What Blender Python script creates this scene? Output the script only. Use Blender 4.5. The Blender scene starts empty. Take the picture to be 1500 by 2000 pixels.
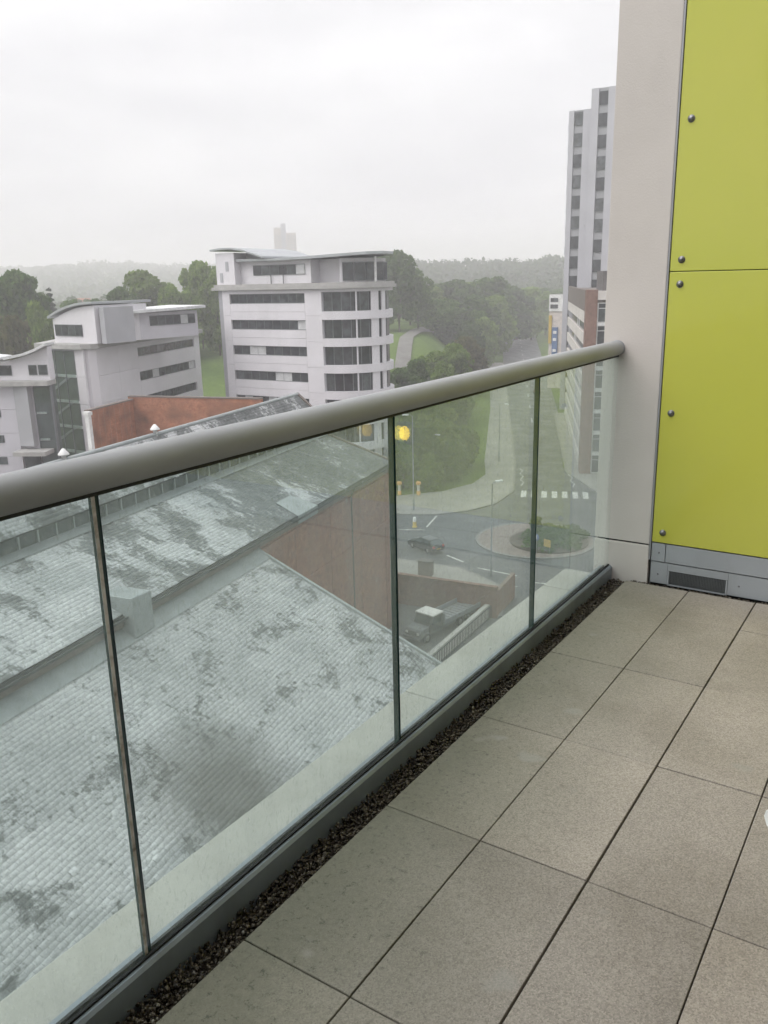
import bpy, bmesh, math, random
import numpy as np
from mathutils import Vector, Matrix
R = math.radians
rnd = random.Random(11)
sc = bpy.context.scene
COL = sc.collection

# ------------------------------------------------------------------ camera
FZ = 27.0                                   # balcony floor above the street
cam_d = bpy.data.cameras.new('camera'); cam = bpy.data.objects.new('camera', cam_d); COL.objects.link(cam)
pitch, yaw, roll = 0.2703, 0.5883, -0.0232
fwd = Vector((-math.sin(yaw) * math.cos(pitch), math.cos(yaw) * math.cos(pitch), -math.sin(pitch)))
r0 = Vector((math.cos(yaw), math.sin(yaw), 0)); u0 = r0.cross(fwd)
rt = math.cos(roll) * r0 + math.sin(roll) * u0; up = -math.sin(roll) * r0 + math.cos(roll) * u0
m = Matrix((rt, up, -fwd)).transposed().to_4x4(); m.translation = Vector((0, 0, FZ + 1.456)); cam.matrix_world = m
cam_d.sensor_fit = 'HORIZONTAL'; cam_d.sensor_width = 36.0; cam_d.lens = 36.0 * 1640.0 / 1500.0
cam_d.clip_start = 0.05; cam_d.clip_end = 9000
sc.camera = cam

# ------------------------------------------------------------------ sky, sun, exposure
W = bpy.data.worlds.new('World'); sc.world = W; W.use_nodes = True
nt = W.node_tree; nt.nodes.clear(); N = nt.nodes.new; K = nt.links.new
SUN_EL, SUN_AZ = 52.0, 215.0
sky = N('ShaderNodeTexSky'); sky.sky_type = 'NISHITA'; sky.sun_disc = False
sky.sun_elevation = R(SUN_EL); sky.sun_rotation = R(SUN_AZ); sky.dust_density = 4.0; sky.air_density = 1.5
hsv = N('ShaderNodeHueSaturation'); hsv.inputs['Saturation'].default_value = 0.06; hsv.inputs['Value'].default_value = 0.9
K(sky.outputs[0], hsv.inputs['Color'])
tc = N('ShaderNodeTexCoord'); mp = N('ShaderNodeMapping'); mp.inputs['Scale'].default_value = (1.6, 1.6, 6.0)
K(tc.outputs['Generated'], mp.inputs['Vector'])
nz = N('ShaderNodeTexNoise'); nz.inputs['Scale'].default_value = 1.7; nz.inputs['Detail'].default_value = 5; nz.inputs['Roughness'].default_value = 0.55
K(mp.outputs[0], nz.inputs['Vector'])
cr = N('ShaderNodeValToRGB'); cr.color_ramp.elements[0].position = 0.3; cr.color_ramp.elements[0].color = (7.3, 7.28, 7.55, 1)
cr.color_ramp.elements[1].position = 0.72; cr.color_ramp.elements[1].color = (9.35, 9.3, 9.4, 1)
K(nz.outputs['Fac'], cr.inputs[0])
mx = N('ShaderNodeMix'); mx.data_type = 'RGBA'; mx.inputs[0].default_value = 0.8      # the cloud layer over the sky
K(hsv.outputs[0], mx.inputs[6]); K(cr.outputs[0], mx.inputs[7])
# an overcast dome is brighter overhead than at the horizon
sxy = N('ShaderNodeSeparateXYZ'); K(tc.outputs['Generated'], sxy.inputs[0])
mr = N('ShaderNodeMapRange'); mr.interpolation_type = 'SMOOTHSTEP'; mr.inputs['From Min'].default_value = 0.25; mr.inputs['From Max'].default_value = 1.0; mr.inputs['To Min'].default_value = 1.0; mr.inputs['To Max'].default_value = 1.75
K(sxy.outputs[2], mr.inputs['Value']); vm = N('ShaderNodeVectorMath'); vm.operation = 'SCALE'; K(mx.outputs[2], vm.inputs[0]); K(mr.outputs[0], vm.inputs['Scale'])
bg = N('ShaderNodeBackground'); bg.inputs['Strength'].default_value = 0.092
K(vm.outputs[0], bg.inputs['Color']); wo = N('ShaderNodeOutputWorld'); K(bg.outputs[0], wo.inputs['Surface'])

sd = bpy.data.lights.new('sun', 'SUN'); sd.energy = 1.3; sd.angle = R(50); sd.color = (1.0, 0.96, 0.9)
so = bpy.data.objects.new('sun', sd); COL.objects.link(so)
so.rotation_euler = (R(90 - SUN_EL), 0, R(180 - SUN_AZ)); so.location = (0, 0, 60)
vs = sc.view_settings; vs.view_transform = 'Standard'; vs.look = 'None'; vs.gamma = 1.0; vs.exposure = 0.5; vs.use_curve_mapping = False
sc.cycles.use_denoising = True; sc.cycles.use_adaptive_sampling = True; sc.cycles.adaptive_threshold = 0.03; sc.cycles.use_light_tree = False; sc.cycles.max_bounces = 8; sc.cycles.diffuse_bounces = 2; sc.cycles.glossy_bounces = 3
sc.cycles.transparent_max_bounces = 24; sc.cycles.volume_bounces = 2; sc.cycles.caustics_reflective = False; sc.cycles.caustics_refractive = False

# ------------------------------------------------------------------ materials
MATS = {}
class NB:
    def __init__(s, name):
        s.m = bpy.data.materials.new(name); s.m.use_nodes = True; s.t = s.m.node_tree; s.t.nodes.clear()
        s.out = s.n('ShaderNodeOutputMaterial'); MATS[name] = s.m
    def n(s, k, **kw):
        x = s.t.nodes.new(k)
        for a, b in kw.items():
            setattr(x, a, b)
        return x
    def l(s, a, b): s.t.links.new(a, b)
    def pos(s, scale=(1, 1, 1), rotz=0.0):
        g = s.n('ShaderNodeNewGeometry'); mp = s.n('ShaderNodeMapping'); mp.inputs['Scale'].default_value = scale
        mp.inputs['Rotation'].default_value = (0, 0, rotz)
        s.l(g.outputs['Position'], mp.inputs['Vector']); return mp.outputs[0]
    def noise(s, v, scale, detail=4, rough=0.55, dist=0.0):
        x = s.n('ShaderNodeTexNoise'); x.inputs['Scale'].default_value = scale; x.inputs['Detail'].default_value = detail
        x.inputs['Roughness'].default_value = rough; x.inputs['Distortion'].default_value = dist; s.l(v, x.inputs['Vector']); return x.outputs['Fac']
    def ramp(s, f, *st):
        x = s.n('ShaderNodeValToRGB'); e = x.color_ramp.elements
        while len(e) < len(st): e.new(0.5)
        for i, (p, c) in enumerate(st):
            e[i].position = p; e[i].color = (c, c, c, 1) if isinstance(c, (int, float)) else (*c, 1)
        s.l(f, x.inputs[0]); return x.outputs[0]
    def mix(s, f, a, b, mode='MIX'):
        x = s.n('ShaderNodeMix', data_type='RGBA', blend_type=mode)
        for i, v in ((0, f), (6, a), (7, b)):
            if isinstance(v, (int, float)): x.inputs[i].default_value = v if i == 0 else (v, v, v, 1)
            elif isinstance(v, tuple): x.inputs[i].default_value = (*v, 1)
            else: s.l(v, x.inputs[i])
        return x.outputs[2]
    def math(s, op, a, b=0.0, c=None):
        x = s.n('ShaderNodeMath', operation=op)
        for i, v in enumerate((a, b, c)):
            if v is None: continue
            if isinstance(v, (int, float)): x.inputs[i].default_value = v
            else: s.l(v, x.inputs[i])
        return x.outputs[0]
    def bump(s, h, strength=0.2, dist=0.01):
        x = s.n('ShaderNodeBump'); x.inputs['Strength'].default_value = strength; x.inputs['Distance'].default_value = dist
        s.l(h, x.inputs['Height']); return x.outputs[0]
    def pbr(s, col, rough=0.6, metal=0.0, spec=0.5, normal=None, coat=0.0):
        b = s.n('ShaderNodeBsdfPrincipled')
        for k, v in (('Base Color', col), ('Roughness', rough), ('Metallic', metal), ('Specular IOR Level', spec), ('Coat Weight', coat)):
            if isinstance(v, tuple): b.inputs[k].default_value = (*v, 1)
            elif isinstance(v, (int, float)): b.inputs[k].default_value = v
            else: s.l(v, b.inputs[k])
        if normal is not None: s.l(normal, b.inputs['Normal'])
        s.l(b.outputs[0], s.out.inputs['Surface']); return b

def weathered(name, col, rough=0.6, metal=0.0, spec=0.4, amt=0.12, scale=1.2, dirt=None, grain=0.0, coat=0.0):
    """a plain colour with soft blotches, optional dirt colour and fine grain"""
    b = NB(name); v = b.pos()
    n1 = b.noise(v, scale, 5); dk = tuple(c * (1 - amt * 1.6) for c in col); lt = tuple(min(1, c * (1 + amt)) for c in col)
    c = b.ramp(n1, (0.3, dk), (0.7, lt))
    if dirt:
        n2 = b.noise(b.pos((1, 1, 0.35)), scale * 1.7, 6, 0.65); c = b.mix(b.ramp(n2, (0.5, 0.0), (0.78, 0.7)), c, dirt)
    nrm = None
    if grain:
        nrm = b.bump(b.noise(v, grain, 3), 0.25, 0.004)
    rg = b.ramp(b.noise(v, scale * 2.3, 4), (0.3, max(0.02, rough - 0.08)), (0.7, min(1, rough + 0.1)))
    b.pbr(c, rg, metal, spec, nrm, coat); return b.m

# paving: exposed aggregate with green-black dirt towards the gravel strip
b = NB('paving'); v = b.pos()
oi = b.n('ShaderNodeObjectInfo')
base = b.mix(oi.outputs['Random'], (0.318, 0.287, 0.258), (0.408, 0.364, 0.322))
sp = b.n('ShaderNodeTexVoronoi'); sp.inputs['Scale'].default_value = 300; b.l(v, sp.inputs['Vector'])
base = b.mix(0.8, base, b.ramp(sp.outputs['Color'], (0.1, 0.62), (0.5, 0.96), (0.92, 1.25)), 'MULTIPLY')
base = b.mix(0.4, base, b.ramp(b.noise(v, 150, 5, 0.75), (0.35, 0.74), (0.65, 1.22)), 'MULTIPLY')
big = b.noise(v, 3.2, 5, 0.6)
base = b.mix(0.6, base, b.ramp(big, (0.3, 0.82), (0.7, 1.12)), 'MULTIPLY')
sx = b.n('ShaderNodeSeparateXYZ'); b.l(v, sx.inputs[0])
xx = b.math('ADD', sx.outputs[0], b.math('MULTIPLY', b.noise(v, 2.1, 5), 0.5))
yy = b.math('MULTIPLY', b.math('SUBTRACT', 2.6, sx.outputs[1]), 0.08)
mossf = b.ramp(b.math('SUBTRACT', b.math('MULTIPLY', b.math('SUBTRACT', -0.35, xx), 1.0), b.math('MULTIPLY', yy, -1.0)), (0.04, 0.0), (0.60, 0.80))
base = b.mix(mossf, base, b.mix(b.noise(v, 60, 4), (0.10, 0.105, 0.075), (0.21, 0.20, 0.155)))
pits = b.ramp(b.noise(v, 48, 5, 0.8), (0.56, 0.0), (0.64, 0.75)); base = b.mix(b.math('MULTIPLY', pits, b.math('ADD', b.math('MULTIPLY', mossf, 1.0), 0.10)), base, (0.055, 0.055, 0.045))
damp = b.ramp(b.noise(v, 1.3, 6, 0.65), (0.48, 0.0), (0.66, 0.55)); base = b.mix(damp, base, b.mix(1.0, base, (0.62, 0.60, 0.56), 'MULTIPLY'))
spot = b.ramp(b.noise(v, 7.0, 2, 0.4), (0.70, 0.0), (0.76, 0.5))
base = b.mix(spot, base, (0.32, 0.31, 0.29))
b.pbr(base, b.ramp(big, (0.3, 0.5), (0.7, 0.75)), 0, 0.35, b.bump(sp.outputs['Distance'], 0.25, 0.002))

weathered('rail_paint', (0.335, 0.345, 0.362), 0.46, 0.05, 0.5, 0.06, 3.0)
weathered('channel_paint', (0.25, 0.285, 0.33), 0.42, 0.2, 0.5, 0.10, 5.0, (0.17, 0.185, 0.205))
weathered('rubber', (0.012, 0.013, 0.014), 0.6)
weathered('coping_stone', (0.43, 0.425, 0.40), 0.75, 0, 0.3, 0.08, 3.0, (0.33, 0.32, 0.29), 60)
weathered('column_render', (0.585, 0.55, 0.53), 0.72, 0, 0.3, 0.05, 1.6, (0.48, 0.45, 0.43), 120)
weathered('trim_grey', (0.33, 0.34, 0.37), 0.4, 0.4)
weathered('plinth_grey', (0.36, 0.385, 0.42), 0.42, 0.15, 0.5, 0.05, 3.0, (0.29, 0.30, 0.32))
weathered('bolt_metal', (0.20, 0.20, 0.21), 0.32, 0.9)
weathered('vent_mesh', (0.13, 0.14, 0.15), 0.5, 0.5)
weathered('dark_void', (0.015, 0.015, 0.016), 0.9)
weathered('white_plastic', (0.78, 0.78, 0.77), 0.35)
weathered('wall_white', (0.63, 0.62, 0.60), 0.8, 0, 0.3, 0.05, 1.0)
b = NB('lime_panel'); v = b.pos((1, 1, 1))
lc = b.ramp(b.noise(v, 0.9, 3, 0.5), (0.3, (0.475, 0.510, 0.078)), (0.7, (0.530, 0.530, 0.090)))
b.pbr(lc, b.ramp(b.noise(v, 5, 3), (0.3, 0.10), (0.7, 0.15)), 0, 0.62)
weathered('joint_lime', (0.20, 0.215, 0.06), 0.6)
b = NB('lamp_lens'); em = b.n('ShaderNodeEmission'); em.inputs['Color'].default_value = (1.0, 0.68, 0.05, 1); em.inputs['Strength'].default_value = 8.0
b.l(em.outputs[0], b.out.inputs['Surface'])

b = NB('lamp_lens_dim'); em = b.n('ShaderNodeEmission'); em.inputs['Color'].default_value = (1.0, 0.66, 0.08, 1); em.inputs['Strength'].default_value = 2.2
b.l(em.outputs[0], b.out.inputs['Surface'])
def thin_glass(name, tint, dirt, dirtcol, refl=1.0):
    b = NB(name); lw = b.n('ShaderNodeLayerWeight'); lw.inputs['Blend'].default_value = 0.5
    fr = b.math('MULTIPLY', b.math('ADD', b.math('MULTIPLY', b.math('POWER', lw.outputs['Facing'], 5.0), 0.96), 0.04), refl)
    tr = b.n('ShaderNodeBsdfTransparent'); tr.inputs[0].default_value = (*tint, 1)
    gl = b.n('ShaderNodeBsdfGlossy'); gl.inputs['Roughness'].default_value = 0.012; gl.inputs['Color'].default_value = (1, 1, 1, 1)
    m1 = b.n('ShaderNodeMixShader'); b.l(fr, m1.inputs[0]); b.l(tr.outputs[0], m1.inputs[1]); b.l(gl.outputs[0], m1.inputs[2])
    df = b.n('ShaderNodeBsdfDiffuse'); df.inputs[0].default_value = (*dirtcol, 1)
    tl = b.n('ShaderNodeBsdfTranslucent'); tl.inputs[0].default_value = (*dirtcol, 1)
    m2 = b.n('ShaderNodeMixShader'); m2.inputs[0].default_value = 0.5; b.l(df.outputs[0], m2.inputs[1]); b.l(tl.outputs[0], m2.inputs[2])
    n1 = b.ramp(b.noise(b.pos((1, 1, 0.35)), 2.2, 5, 0.6), (0.3, dirt * 0.5), (0.75, dirt * 1.6))
    n2 = b.math('ADD', b.ramp(b.noise(b.pos((1, 1, 0.5)), 110, 2, 0.5), (0.60, 0.0), (0.70, dirt * 1.6)), b.ramp(b.noise(b.pos((9, 9, 0.5)), 2.0, 4, 0.6), (0.5, 0.0), (0.75, dirt * 0.8)))
    f = b.math('ADD', n1, n2)
    m3 = b.n('ShaderNodeMixShader'); b.l(f, m3.inputs[0]); b.l(m1.outputs[0], m3.inputs[1]); b.l(m2.outputs[0], m3.inputs[2])
    b.l(m3.outputs[0], b.out.inputs['Surface']); return b.m
thin_glass('balustrade_glass', (0.90, 0.955, 0.938), 0.10, (0.62, 0.68, 0.66), 1.0)
b = NB('glass_edge'); b.pbr(b.ramp(b.noise(b.pos((1, 1, 0.3)), 9, 3), (0.3, (0.008, 0.028, 0.026)), (0.7, (0.025, 0.06, 0.056))), 0.2, 0, 0.3)
b = NB('edge_seal'); sn = b.noise(b.pos((1, 1, 1)), 14, 4, 0.7)
b.pbr(b.ramp(sn, (0.30, (0.14, 0.11, 0.09)), (0.44, (0.50, 0.46, 0.44)), (0.56, (0.72, 0.70, 0.71))), 0.6)

b = NB('gravel'); g = b.n('ShaderNodeNewGeometry')
b.pbr(b.ramp(g.outputs['Random Per Island'], (0.0, (0.014, 0.010, 0.007)), (0.45, (0.040, 0.029, 0.018)), (0.85, (0.070, 0.052, 0.033)), (0.985, (0.12, 0.10, 0.075)), (1.0, (0.30, 0.28, 0.25))), 0.45, 0, 0.5)

# roofing slates: pale, with dark lichen breaking up the pale bloom
def slate(name, cover, rotz, dark_patch=None, grad=None, fine=0.3, run=0.42):
    b = NB(name); v = b.pos((1, 1, 1), 0); loc = b.pos((1, 1, 1), rotz); g = b.n('ShaderNodeNewGeometry')
    def sc_(vec, k):
        m_ = b.n('ShaderNodeVectorMath', operation='MULTIPLY'); b.l(vec, m_.inputs[0]); m_.inputs[1].default_value = k; return m_.outputs[0]
    va = sc_(loc, (1.0, run, 1.0))
    base = b.ramp(b.noise(v, 0.30, 4), (0.3, (0.45, 0.465, 0.475)), (0.7, (0.59, 0.60, 0.615)))
    base = b.mix(0.4, base, b.ramp(b.math('FRACT', b.math('ADD', g.outputs['Random Per Island'], b.n('ShaderNodeObjectInfo').outputs['Random'])), (0, 0.82), (1, 1.14)), 'MULTIPLY')
    base = b.mix(0.6, base, b.ramp(b.noise(v, 6.5, 3, 0.75), (0.36, 0.66), (0.62, 1.1)), 'MULTIPLY')
    tb = b.n('ShaderNodeTexBrick'); b.l(sc_(loc, (1.0, 1.0, 0.0)), tb.inputs['Vector']); tb.inputs['Scale'].default_value = 0.42; tb.inputs['Mortar Size'].default_value = 0.0; tb.inputs['Bias'].default_value = 0.0
    tb.inputs['Color1'].default_value = (0.80, 0.81, 0.81, 1); tb.inputs['Color2'].default_value = (1.16, 1.15, 1.15, 1); tb.inputs['Mortar'].default_value = (1, 1, 1, 1); tb.inputs['Brick Width'].default_value = 1.1; tb.inputs['Row Height'].default_value = 0.7
    base = b.mix(0.75, base, tb.outputs['Color'], 'MULTIPLY')
    n1 = b.noise(va, 0.42, 8, 0.70, 0.35); n2 = b.noise(sc_(loc, (1.0, 0.75, 1.0)), 3.0, 7, 0.85); n3 = b.noise(v, 0.13, 3, 0.5)
    n = b.math('ADD', b.math('ADD', b.math('MULTIPLY', n1, 0.52), b.math('MULTIPLY', n2, fine)), b.math('MULTIPLY', n3, 0.48 - fine))
    if grad:
        sp_ = b.n('ShaderNodeSeparateXYZ'); b.l(loc, sp_.inputs[0]); gq = b.math('MULTIPLY', b.math('SUBTRACT', sp_.outputs[0], grad[0]), grad[1]); n = b.math('ADD', n, b.math('MINIMUM', b.math('MAXIMUM', gq, -0.03), grad[2]))
    n = b.math('ADD', n, b.math('MULTIPLY', b.math('SUBTRACT', tb.outputs['Fac'], 0.0), 0.0))
    f = b.ramp(n, (cover, 0.0), (cover + 0.022, 0.8), (cover + 0.10, 0.97))
    dk = b.ramp(b.noise(v, 3.1, 4), (0.3, (0.055, 0.063, 0.063)), (0.7, (0.16, 0.17, 0.17)))
    base = b.mix(f, base, dk)
    if dark_patch:  # darker brownish patch around one point, with a ragged soft rim
        vm = b.n('ShaderNodeVectorMath', operation='DISTANCE'); gg = b.n('ShaderNodeNewGeometry'); b.l(gg.outputs['Position'], vm.inputs[0]); vm.inputs[1].default_value = dark_patch[0]
        q = b.math('ADD', b.math('DIVIDE', vm.outputs['Value'], dark_patch[1]), b.math('MULTIPLY', b.math('SUBTRACT', n2, 0.5), 0.9))
        base = b.mix(b.ramp(q, (0.25, 0.85), (1.0, 0.0)), base, (0.11, 0.105, 0.095))
    b.pbr(base, 0.55, 0, 0.4); return b.m
weathered('lead_flashing', (0.30, 0.325, 0.33), 0.55, 0.2, 0.4, 0.1, 1.0)
weathered('gutter_iron', (0.045, 0.05, 0.05), 0.6)

def brick(name, c1, c2, mortar, rot=0.0, blot=0.35, soot=(0.05, 0.04, 0.035)):
    b = NB(name); g = b.n('ShaderNodeNewGeometry'); s = b.n('ShaderNodeSeparateXYZ'); b.l(g.outputs['Position'], s.inputs[0])
    cb = b.n('ShaderNodeCombineXYZ')
    h = b.math('ADD', b.math('MULTIPLY', s.outputs[0], math.cos(rot)), b.math('MULTIPLY', s.outputs[1], math.sin(rot)))
    b.l(h, cb.inputs[0]); b.l(s.outputs[2], cb.inputs[1])
    t = b.n('ShaderNodeTexBrick'); b.l(cb.outputs[0], t.inputs['Vector']); t.inputs['Scale'].default_value = 4.4
    t.inputs['Color1'].default_value = (*c1, 1); t.inputs['Color2'].default_value = (*c2, 1); t.inputs['Mortar'].default_value = (*mortar, 1)
    t.inputs['Mortar Size'].default_value = 0.03; t.inputs['Row Height'].default_value = 0.33; t.inputs['Brick Width'].default_value = 1.0
    v = b.pos(); c = b.mix(0.8, t.outputs['Color'], b.ramp(b.noise(v, 2.2, 7, 0.8), (0.32, 0.45), (0.68, 1.4)), 'MULTIPLY')
    c = b.mix(b.ramp(b.noise(v, 0.55, 6, 0.7), (0.48, 0.0), (0.72, blot)), c, soot)
    b.pbr(c, 0.85, 0, 0.2); return b.m
brick('hall_brick', (0.29, 0.125, 0.09), (0.32, 0.15, 0.11), (0.30, 0.24, 0.2), R(101.7), 0.25)
brick('orange_brick', (0.40, 0.165, 0.085), (0.34, 0.12, 0.06), (0.34, 0.25, 0.2), 0.2, 0.75)
brick('yard_brick', (0.20, 0.105, 0.085), (0.25, 0.13, 0.105), (0.24, 0.19, 0.16), 0.1, 0.3)
brick('brown_brick', (0.24, 0.14, 0.11), (0.20, 0.11, 0.085), (0.25, 0.2, 0.17), 0.1, 0.3)
brick('setts', (0.27, 0.225, 0.20), (0.23, 0.19, 0.17), (0.22, 0.19, 0.17), 0.1, 0.2)

weathered('cladding_white', (0.66, 0.645, 0.68), 0.45, 0.0, 0.4, 0.05, 0.25, (0.58, 0.57, 0.59))
weathered('cladding_lilac', (0.52, 0.51, 0.555), 0.45, 0.0, 0.4, 0.05, 0.3, (0.47, 0.46, 0.49))
weathered('cladding_grey', (0.37, 0.375, 0.40), 0.5, 0.0, 0.4, 0.06, 0.4)
weathered('cornice_grey', (0.37, 0.365, 0.355), 0.6)
weathered('roof_metal', (0.40, 0.42, 0.44), 0.38, 0.5, 0.5, 0.06, 0.3)
weathered('stair_inside', (0.115, 0.13, 0.128), 0.8, 0, 0.2, 0.3, 0.6)
weathered('roof_pale', (0.66, 0.67, 0.68), 0.5, 0.1)
weathered('frame_grey', (0.16, 0.17, 0.18), 0.45, 0.3)
weathered('frame_white', (0.70, 0.70, 0.70), 0.5)
weathered('tower_white', (0.43, 0.43, 0.465), 0.6, 0, 0.3, 0.04, 0.2)
weathered('tower_grey', (0.31, 0.315, 0.335), 0.6, 0, 0.3, 0.04, 0.2)
weathered('far_beige', (0.62, 0.56, 0.53), 0.8)
weathered('concrete_band', (0.60, 0.57, 0.54), 0.75, 0, 0.3, 0.07, 0.4, (0.45, 0.42, 0.39))
weathered('brown_panel', (0.155, 0.13, 0.115), 0.6)
weathered('plant_room', (0.115, 0.105, 0.105), 0.7)
weathered('blind_pale', (0.52, 0.53, 0.54), 0.8)
weathered('sign_blue', (0.10, 0.17, 0.33), 0.4)
weathered('sign_yellow', (0.55, 0.40, 0.09), 0.45)
weathered('sign_white', (0.75, 0.75, 0.75), 0.5)
weathered('red_roof', (0.33, 0.13, 0.09), 0.8)
b = NB('window_dark'); oi = b.n('ShaderNodeObjectInfo'); v = b.pos()
c = b.mix(oi.outputs['Random'], (0.020, 0.024, 0.028), (0.065, 0.075, 0.078)); c = b.mix(0.75, c, b.ramp(b.noise(v, 1.1, 3, 0.6), (0.35, 0.35), (0.7, 1.9)), 'MULTIPLY')
b.pbr(c, 0.09, 0, 0.5)
b = NB('skylight_glass'); v = b.pos((1, 1, 0.2))
b.pbr(b.ramp(b.noise(v, 3.0, 5, 0.7), (0.3, (0.028, 0.038, 0.038)), (0.7, (0.085, 0.10, 0.10))), 0.25, 0, 0.4)

b = NB('ground'); v = b.pos(); n1 = b.noise(v, 0.05, 6, 0.6); n2 = b.noise(v, 0.9, 5, 0.7)
c = b.ramp(n1, (0.3, (0.050, 0.085, 0.020)), (0.5, (0.085, 0.135, 0.030)), (0.7, (0.115, 0.165, 0.040)))
c = b.mix(0.6, c, b.ramp(n2, (0.3, 0.65), (0.7, 1.25)), 'MULTIPLY'); b.pbr(c, 0.95, 0, 0.1)
def asphalt(name, a, z, patch=0.25, wet=0.35):
    b = NB(name); v = b.pos(); c = b.ramp(b.noise(v, 0.22, 6, 0.65), (0.3, a), (0.7, z)); c = b.mix(0.5, c, b.ramp(b.noise(v, 6, 4, 0.7), (0.3, 0.75), (0.7, 1.2)), 'MULTIPLY')
    b.pbr(c, b.ramp(b.noise(v, 0.3, 4), (0.35, wet), (0.7, wet + 0.3)), 0, 0.5)
asphalt('asphalt', (0.060, 0.064, 0.068), (0.100, 0.104, 0.106))
asphalt('pavement', (0.21, 0.205, 0.19), (0.30, 0.29, 0.265), wet=0.5)
asphalt('yard_tarmac', (0.085, 0.088, 0.088), (0.14, 0.142, 0.14), wet=0.45)
asphalt('path_tarmac', (0.12, 0.117, 0.108), (0.165, 0.16, 0.148), wet=0.6)
weathered('kerb_stone', (0.23, 0.225, 0.215), 0.8)
b = NB('road_paint'); b.pbr(b.mix(b.ramp(b.noise(b.pos(), 2.5, 6, 0.75), (0.42, 0.0), (0.6, 0.75)), (0.66, 0.66, 0.63), (0.22, 0.22, 0.21)), 0.6)
weathered('lamp_steel', (0.28, 0.30, 0.32), 0.5, 0.4)
weathered('lamp_head', (0.66, 0.67, 0.68), 0.4)
weathered('amber_band', (0.62, 0.36, 0.12), 0.5)
weathered('black_band', (0.03, 0.03, 0.03), 0.5)
weathered('car_black', (0.020, 0.021, 0.024), 0.16, 0.1, 0.6, 0.05, 1.0, None, 0, 0.6)
weathered('car_glass', (0.045, 0.06, 0.062), 0.06, 0, 0.7)
weathered('tyre', (0.018, 0.018, 0.018), 0.85)
weathered('rim', (0.32, 0.32, 0.33), 0.35, 0.7)
weathered('tail_red', (0.40, 0.03, 0.025), 0.3)
weathered('clear_lamp', (0.7, 0.7, 0.68), 0.2)
weathered('lorry_grey', (0.085, 0.09, 0.095), 0.4, 0.2)
weathered('lorry_white', (0.72, 0.71, 0.68), 0.4)
weathered('bed_slat', (0.24, 0.25, 0.26), 0.6)
weathered('bark', (0.10, 0.08, 0.06), 0.9)
weathered('plant_orange', (0.6, 0.2, 0.05), 0.7)
def leaf(name, a, c, k=0.5):
    b = NB(name); g = b.n('ShaderNodeNewGeometry'); oi = b.n('ShaderNodeObjectInfo')
    col = b.ramp(g.outputs['Random Per Island'], (0.0, a), (1.0, c))
    col = b.mix(0.5, col, b.ramp(oi.outputs['Random'], (0, 0.78), (1, 1.22)), 'MULTIPLY')
    d = b.n('ShaderNodeBsdfDiffuse'); t = b.n('ShaderNodeBsdfTranslucent'); b.l(col, d.inputs[0]); b.l(col, t.inputs[0])
    m = b.n('ShaderNodeMixShader'); m.inputs[0].default_value = k; b.l(d.outputs[0], m.inputs[1]); b.l(t.outputs[0], m.inputs[2]); b.l(m.outputs[0], b.out.inputs['Surface'])
leaf('leaf_dark', (0.050, 0.098, 0.025), (0.100, 0.168, 0.042))
leaf('leaf_mid', (0.070, 0.130, 0.028), (0.130, 0.212, 0.048))
leaf('leaf_bright', (0.110, 0.180, 0.034), (0.200, 0.280, 0.070))
leaf('leaf_brown', (0.085, 0.098, 0.040), (0.150, 0.150, 0.070))
leaf('leaf_conifer', (0.020, 0.042, 0.022), (0.042, 0.070, 0.034))
leaf('leaf_far', (0.040, 0.074, 0.026), (0.085, 0.128, 0.045))

# ------------------------------------------------------------------ building helpers
def tag(o, label=None, cat=None, group=None, kind=None):
    if label: o['label'] = label
    if cat: o['category'] = cat
    if group: o['group'] = group
    if kind: o['kind'] = kind
    return o
def link(name, me, parent=None, loc=None, rot=None):
    o = bpy.data.objects.new(name, me); COL.objects.link(o)
    if parent is not None: o.parent = parent
    if loc is not None: o.location = loc
    if rot is not None: o.rotation_euler = rot
    return o
def thing(name, label, cat, loc=(0, 0, 0), rz=0.0, group=None):
    return tag(link(name, None, None, loc, (0, 0, rz)), label, cat, group)
def arr_mesh(name, V, F, mats, mi=None, smooth=False):
    V = np.asarray(V, np.float32); F = np.asarray(F, np.int32); me = bpy.data.meshes.new(name)
    me.vertices.add(len(V)); me.vertices.foreach_set('co', V.ravel()); k = F.shape[1]
    me.loops.add(F.size); me.loops.foreach_set('vertex_index', F.ravel()); me.polygons.add(len(F))
    me.polygons.foreach_set('loop_start', np.arange(0, F.size, k, dtype=np.int32))
    if mi is not None: me.polygons.foreach_set('material_index', np.asarray(mi, np.int32))
    if smooth: me.polygons.foreach_set('use_smooth', np.ones(len(F), bool))
    for q in (mats if isinstance(mats, (list, tuple)) else [mats]): me.materials.append(MATS[q] if isinstance(q, str) else q)
    me.update(calc_edges=True); me.validate(); return me
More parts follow.
